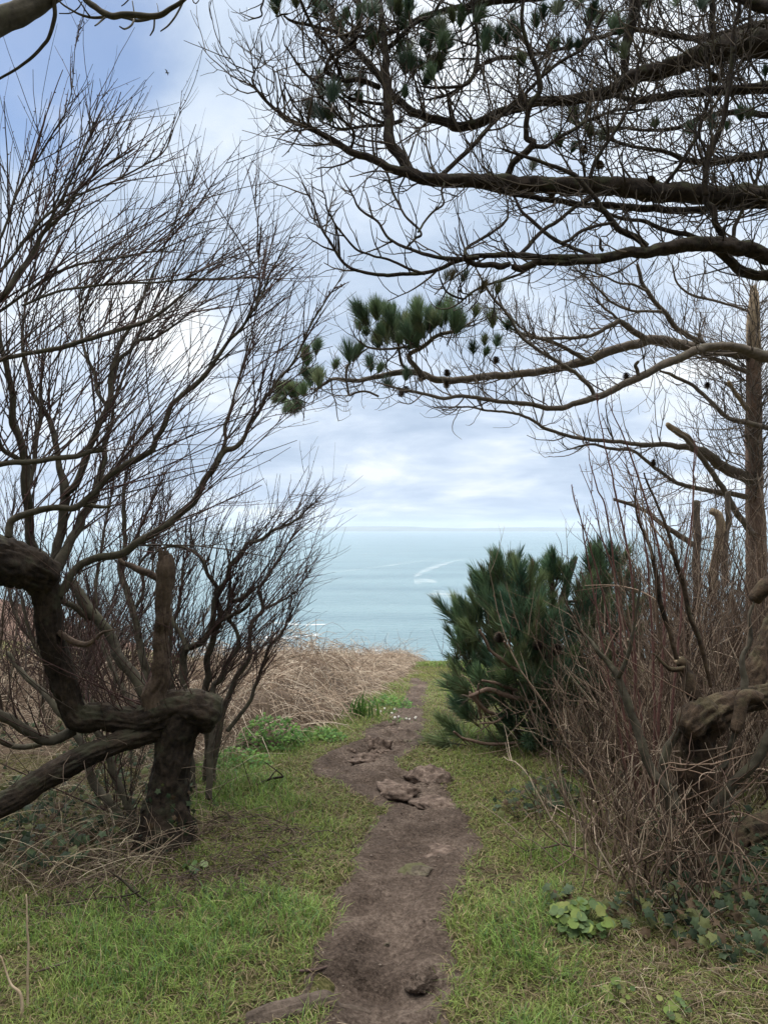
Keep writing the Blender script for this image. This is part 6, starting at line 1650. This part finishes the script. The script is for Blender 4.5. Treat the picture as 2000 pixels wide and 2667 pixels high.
rock(1068, 1930, 60, 14, 'dark crumbly stone right of the jagged one', M_MOSSY, 0.5, 10, 0.7, group=SG)
rock(934, 1998, 44, 12, 'small half buried stone at the left of the bend', None, 0.5, 11, group=SG)
rock(902, 2444, 74, 12, 'flat grey stone set in the left path edge', None, 0.5, 12, group=SG)
rock(1128, 2446, 52, 16, 'rounded grey stone at the right path edge', None, 0.55, 13, group=SG)
rock(1037, 2146, 26, 12, 'small dark pebble at the left path edge above the mossy stone', M_MOSSY, 0.6, 14, 0.6, group=SG)
rock(1007, 2444, 18, 9, 'tiny dark pebble in the middle of the lower path', M_MOSSY, 0.7, 15, 0.6, group=SG)
rock(1092, 2546, 96, 36, 'lumpy earth covered stone at the end of the root', M_EARTH, 0.5, 16, 0.5, group=SG)
rock(882, 2625, 22, 10, 'little brown pebble resting against the root', None, 0.7, 17, group=SG)
rock(1018, 1890, 44, 14, 'small stone at the left rim of the narrow path', None, 0.55, 18, 0.6, group=SG)
rock(1000, 1958, 50, 22, 'wedge shaped stone to the right of the grey slab', None, 0.55, 19, 0.7, 0.6, group=SG)

rs_ = np.random.default_rng(3)
for i in range(14):
    py0 = rs_.uniform(1880, 2080) if i < 9 else rs_.uniform(2120, 2560)
    h_ = ground_hit(1000, py0)
    a_, b_ = path_edges(h_[1])
    px0 = 1000 + F * (a_ + (b_ - a_) * rs_.uniform(0.12, 0.88)) / h_[1] 
    rock(px0, py0, rs_.uniform(22, 48), rs_.uniform(8, 16), 'small brown stone half sunk in the trodden earth', None, 0.62, 40 + i, 0.7, rs_.uniform(0, 3), group='small half sunk stones in the path')

# grit and small pebbles trodden into the path
N = 2600
y = rng.uniform(1.7, 8.5, N) ; xl_, xr_ = path_edges(y)
x = xl_ + (xr_ - xl_) * rng.random(N)
k_ = (path_in(x, y) > 0.0) & (fbm(np.stack([x * 3, y * 3, 0 * x + 2], -1), 2) > -0.15)
x, y = x[k_], y[k_]; N = len(x)
oc = np.array([[1, 0, 0], [-1, 0, 0], [0, 1, 0], [0, -1, 0], [0, 0, 1], [0, 0, -1]], float)
of = np.array([[0, 2, 4], [2, 1, 4], [1, 3, 4], [3, 0, 4], [2, 0, 5], [1, 2, 5], [3, 1, 5], [0, 3, 5]])
sz = 0.0018 + 0.005 * rng.random(N) ** 5 + 0.003 * (rng.random(N) < 0.03)
# height of the path sheet under each pebble
iy = np.clip(np.searchsorted(py_, y), 0, len(py_) - 1); ux = np.clip(np.round(((x - xl_[k_]) / (xr_ - xl_)[k_] + 0.22) / 1.44 * 55).astype(int), 0, 55)
zz = PZ[iy, ux]
V_ = oc[None] * sz[:, None, None] * rng.uniform(0.6, 1.3, (N, 6, 1)) * np.array([1.2, 1.1, 0.8]) + np.stack([x, y, zz + sz * 0.25], -1)[:, None]
g = Geo()
g.add(V_.reshape(-1, 3), None, (of[None] + (np.arange(N) * 6)[:, None, None]).reshape(-1, 3), np.repeat(pick(np.array([[0.16, 0.12, 0.095], [0.11, 0.082, 0.065], [0.20, 0.16, 0.13], [0.06, 0.043, 0.034]]), N), 6, 0))
tag(g.build('gravel', M_ATTR, None, False), 'fine grit and tiny pebbles trodden into the earth path', 'gravel', kind='stuff')

# the root across the bottom of the path
w = np.array([GP(*a) for a in [(640, 2666), (700, 2655), (780, 2634), (840, 2612), (885, 2600), (950, 2590), (1010, 2568), (1052, 2548), (1085, 2535)]])
w[:, 2] += np.array([-0.020, -0.016, -0.012, -0.020, -0.070, -0.075, -0.075, -0.075, -0.08])
w = w[:6]; w[:, 2] += np.array([0.014, 0.016, 0.018, 0.018, 0.02, -0.01])
q = smooth_line(np.column_stack([w, [0.030, 0.036, 0.037, 0.035, 0.03, 0.02]]), 26)
q[:, 0] += 0.012 * vnoise(np.stack([q[:, 0] * 14, 0 * q[:, 0], 0 * q[:, 0]], -1)); q[:, 2] += 0.010 * vnoise(np.stack([q[:, 0] * 11, 0 * q[:, 0] + 5, 0 * q[:, 0]], -1))
g = Geo(); limb(g, q[:, :3], q[:, 3], 48, 0.26, 1.0, 0.30, 3.1, True, 4.0)
tag(g.build('tree_root', bark_mat('root_bark', (0.03, 0.022, 0.017), (0.12, 0.09, 0.07), None, 0, 42, 1.0)), 'worn brown tree root reaching into the bottom of the path', 'root')


# round-leaved plants
def round_plant(px, py, n, spread, size, label, pal, name='pennywort_plant', cat='plant', group='round leaved plants', hmax=0.09):
    c = GP(px, py)
    o = empty(name, tuple(c), label, cat, group)
    g = Geo(); st = Geo()
    K = 14
    for i in range(n):
        a = rng.uniform(0, 2 * math.pi); rr = spread * math.sqrt(rng.random())
        x = c[0] + rr * math.cos(a); y = c[1] + rr * math.sin(a) * 0.9
        z = zground(x, y) + rng.uniform(0.02, hmax) * (1 - 0.4 * rr / spread)
        nv = norm(np.array([math.cos(a) * 0.55 * rr / spread + rng.normal(0, 0.25), -0.45 + rng.normal(0, 0.25), 1.0]))
        uu = norm(np.cross(nv, rng.normal(0, 1, 3))); ww = np.cross(nv, uu)
        s_ = size * rng.uniform(0.6, 1.25)
        rim = []
        th = np.arange(K) * 2 * math.pi / K
        wv = s_ * (1 + 0.06 * np.cos(th * 7 + rng.uniform(0, 6)))
        wv[0] *= 0.72
        cp = np.array([x, y, z])
        r1 = cp + (uu * np.cos(th)[:, None] + ww * np.sin(th)[:, None]) * (wv * 0.55)[:, None] + nv * s_ * 0.10
        r2 = cp + (uu * np.cos(th)[:, None] + ww * np.sin(th)[:, None]) * wv[:, None] + nv * (s_ * (0.12 + 0.07 * np.sin(th * 3 + i)))[:, None]
        V_ = np.vstack([cp, r1, r2])
        k_ = np.arange(K)
        T_ = np.stack([0 * k_, 1 + k_, 1 + (k_ + 1) % K], -1)
        Q_ = np.stack([1 + k_, 1 + K + k_, 1 + K + (k_ + 1) % K, 1 + (k_ + 1) % K], -1)
        g.add(V_, Q_, T_, pick(pal, 1)[0])
        tubes(st, np.array([[cp, cp * 0.6 + 0.4 * c, [c[0] + 0.5 * (x - c[0]), c[1] + 0.5 * (y - c[1]), zground(x, y) - 0.01]]]), np.array([[0.0014, 0.0016, 0.002]]), 4, np.array([[0.14, 0.17, 0.06]]))
    g.build('leaves', M_LEAF, o); st.build('stalks', M_ATTR, o)


PENNY = np.array([[0.115, 0.165, 0.038], [0.155, 0.20, 0.05], [0.075, 0.125, 0.04], [0.095, 0.14, 0.055], [0.20, 0.22, 0.07]])
round_plant(1515, 2425, 120, 0.112, 0.019, 'clump of round cupped yellow green leaves at the thicket edge', PENNY, hmax=0.12)
round_plant(1610, 2612, 14, 0.05, 0.014, 'small patch of round green leaves near the bottom edge', PENNY)
round_plant(1745, 2650, 12, 0.06, 0.016, 'low cluster of round leaves with one yellow, bottom edge', PENNY)
round_plant(1465, 2548, 5, 0.02, 0.014, 'tiny seedling of round leaves in the turf below the big clump', PENNY, hmax=0.04)
round_plant(505, 2272, 7, 0.05, 0.020, 'few pale round leaves in grass beside the willow foot', PENNY * np.array([0.9, 1.0, 1.5]), hmax=0.05)
GRN = np.array([[0.10, 0.21, 0.045], [0.14, 0.26, 0.055], [0.075, 0.16, 0.04]])


def leafy(px, py, n, spread, hgt, label):
    c = GP(px, py)
    o = empty('leafy_plant', tuple(c), label, 'plant', 'bright green leafy plants')
    a = rng.uniform(0, 2 * math.pi, n); rr = spread * np.sqrt(rng.random(n))
    x = c[0] + rr * np.cos(a); y = c[1] + rr * np.sin(a) * 0.6
    z = terr0(x, y) + rng.uniform(0.02, 1.0, n) * hgt * np.sqrt(np.maximum(1 - (rr / spread) ** 2, 0.05))
    g = Geo()
    leaf_cards(g, np.stack([x, y, z], -1), np.stack([rng.normal(0, 0.5, n), rng.normal(-0.4, 0.5, n), np.ones(n)], -1), rng.uniform(0.009, 0.019, n), pick(GRN, n), 4)
    g.build('leaves', M_LEAF, o, False)


leafy(705, 1950, 700, 0.26, 0.26, 'bright green leafy clump at the foot of the bracken near the bend')
leafy(830, 1925, 260, 0.22, 0.10, 'low bright green leafy patch between bracken and path')
leafy(1020, 1843, 260, 0.25, 0.13, 'dark leafy tuft where the path narrows')
leafy(612, 2000, 260, 0.25, 0.14, 'sprawling green leafy clump right of the willow stems')

# a tuft of broad strap leaves by the bracken
tb = GP(938, 1868)
T = empty('strap_leaf_plant', tuple(tb), 'upright tuft of strap shaped green leaves against the bracken', 'plant')
g = Geo()
n = 40
blades(g, np.column_stack([tb[0] + rng.normal(0, 0.06, n), tb[1] + rng.normal(0, 0.04, n), np.full(n, tb[2] - 0.01)]), rng.uniform(0.14, 0.30, n), rng.uniform(0.012, 0.02, n), rng.uniform(0.2, 0.7, n), pick(GRN * 0.8, n))
g.build('leaves', M_GRASS, T, False)

# ivy climbing the foot of the willow
p, t, r, _ = sample([(t1[0][:len(t1[0]) // 2], t1[1][:len(t1[1]) // 2])], 420)
n = len(p)
dn = side_dirs(t, np.full(n, math.pi / 2))
hgt_ = p[:, 2] - base[2]
kk = (rng.random(n) < 1 - hgt_ / 0.55) & (hgt_ > 0)
g = Geo()
leaf_cards(g, (p + dn * (r * 1.12 + 0.004)[:, None])[kk], (dn + rng.normal(0, 0.35, dn.shape))[kk], rng.uniform(0.010, 0.022, kk.sum()), pick(IVY * 0.8, kk.sum()))
g.build('ivy_leaves', M_LEAF, wil.root, False)

# white daisies
def daisy(c, h, s, root):
    g = Geo(); p0 = c; p1 = c + np.array([rng.normal(0, 0.01), rng.normal(0, 0.01), h])
    tubes(g, np.array([[p0, (p0 + p1) / 2, p1]]), np.array([[0.0016, 0.0015, 0.0014]]), 4, np.array([[0.1, 0.16, 0.05]]))
    nv = norm(np.array([rng.normal(0, 0.25), -0.7, 0.8])); uu = norm(np.cross(nv, [1, 0, 0])); ww = np.cross(nv, uu)
    for k in range(12):
        a = k * math.pi / 6
        d = uu * math.cos(a) + ww * math.sin(a); t_ = -uu * math.sin(a) + ww * math.cos(a)
        g.add([p1 + d * s * 0.2, p1 + d * s * 0.6 + t_ * s * 0.18, p1 + d * s, p1 + d * s * 0.6 - t_ * s * 0.18], [[0, 1, 2, 3]], None, np.array([0.82, 0.82, 0.8]))
    rim = np.array([p1 + nv * 0.002 + (uu * math.cos(a) + ww * math.sin(a)) * s * 0.28 for a in np.arange(8) * math.pi / 4])
    g.add(np.vstack([p1 + nv * 0.007, rim]), None, [(0, 1 + k, 1 + (k + 1) % 8) for k in range(8)], np.array([0.75, 0.52, 0.05]))
    g.build('flower', M_LEAF, root, False)


for (px, py, n, lab) in ((1045, 1882, 7, 'cluster of white daisies beside the narrow path'), (1012, 1858, 5, 'few white daisies in grass left of the narrow path')):
    c = GP(px, py)
    o = empty('daisy_plant', tuple(c), lab, 'flowers', 'white daisies')
    for i in range(n):
        daisy(c + np.array([rng.normal(0, 0.05), rng.normal(0, 0.05), 0.0]), rng.uniform(0.02, 0.05), 0.011, o)
    g = Geo(); n2 = 30
    blades(g, np.column_stack([c[0] + rng.normal(0, 0.05, n2), c[1] + rng.normal(0, 0.05, n2), np.full(n2, c[2])]), rng.uniform(0.03, 0.06, n2), np.full(n2, 0.01), np.full(n2, 0.8), pick(GRN, n2))
    g.build('leaves', M_GRASS, o, False)

# one small bird high over the sea
bp_ = P(436, 190, 62)
g = Geo()
bq = smooth_line(np.array([[-0.17, 0, 0, 0.01], [-0.1, 0, 0.01, 0.035], [0, 0, 0.015, 0.05], [0.09, 0, 0.012, 0.035], [0.13, 0, 0.015, 0.03], [0.18, 0, 0.01, 0.006]]), 5)
limb(g, bq[:, :3] + bp_, bq[:, 3], 10, 0.0, 1.0, 0.0)
for s_ in (-1, 1):
    wv = np.array([[0.06, 0, 0.02], [0.05, s_ * 0.18, 0.10], [-0.02, s_ * 0.40, 0.06], [-0.07, s_ * 0.42, 0.055], [-0.05, s_ * 0.18, 0.095], [-0.06, 0, 0.02]])
    th_ = np.array([0, 0, 0.012])
    rot = lambda a_: np.stack([a_[:, 0] * 0.8 - a_[:, 1] * 0.6, a_[:, 0] * 0.6 + a_[:, 1] * 0.8, a_[:, 2]], -1)
    V_ = np.vstack([wv + th_, wv - th_]) + bp_
    g.add(V_, [(0, 1, 4, 5), (1, 2, 3, 4), (6, 11, 10, 7), (7, 10, 9, 8), (0, 6, 7, 1), (1, 7, 8, 2), (2, 8, 9, 3), (3, 9, 10, 4), (4, 10, 11, 5)])
tag(g.build('bird', bark_mat('bird_plumage', (0.10, 0.10, 0.11), (0.16, 0.16, 0.17), None, 0, 20, 0.1)), 'small dark bird flying high over the sea', 'bird')

# ------------------------------------------------------------------ sea haze
if True:
    g = Geo()
    lo, hi = np.array([-14300, -120, -73.0]), np.array([14300, 14300, 82.0])
    V_ = np.array([[x, y, z] for z in (lo[2], hi[2]) for y in (lo[1], hi[1]) for x in (lo[0], hi[0])])
    g.add(V_, [(0, 2, 3, 1), (4, 5, 7, 6), (0, 1, 5, 4), (2, 6, 7, 3), (0, 4, 6, 2), (1, 3, 7, 5)])
    m_, b_ = new_mat('sea_air')
    vol = b_.n('ShaderNodeVolumePrincipled', {'Color': (0.80, 0.88, 1.0, 1), 'Density': 1.0e-4, 'Anisotropy': 0.2})
    b_.n('ShaderNodeOutputMaterial', {'Volume': vol})
    tag(g.build('haze', m_, None, False), None, None, kind='stuff')
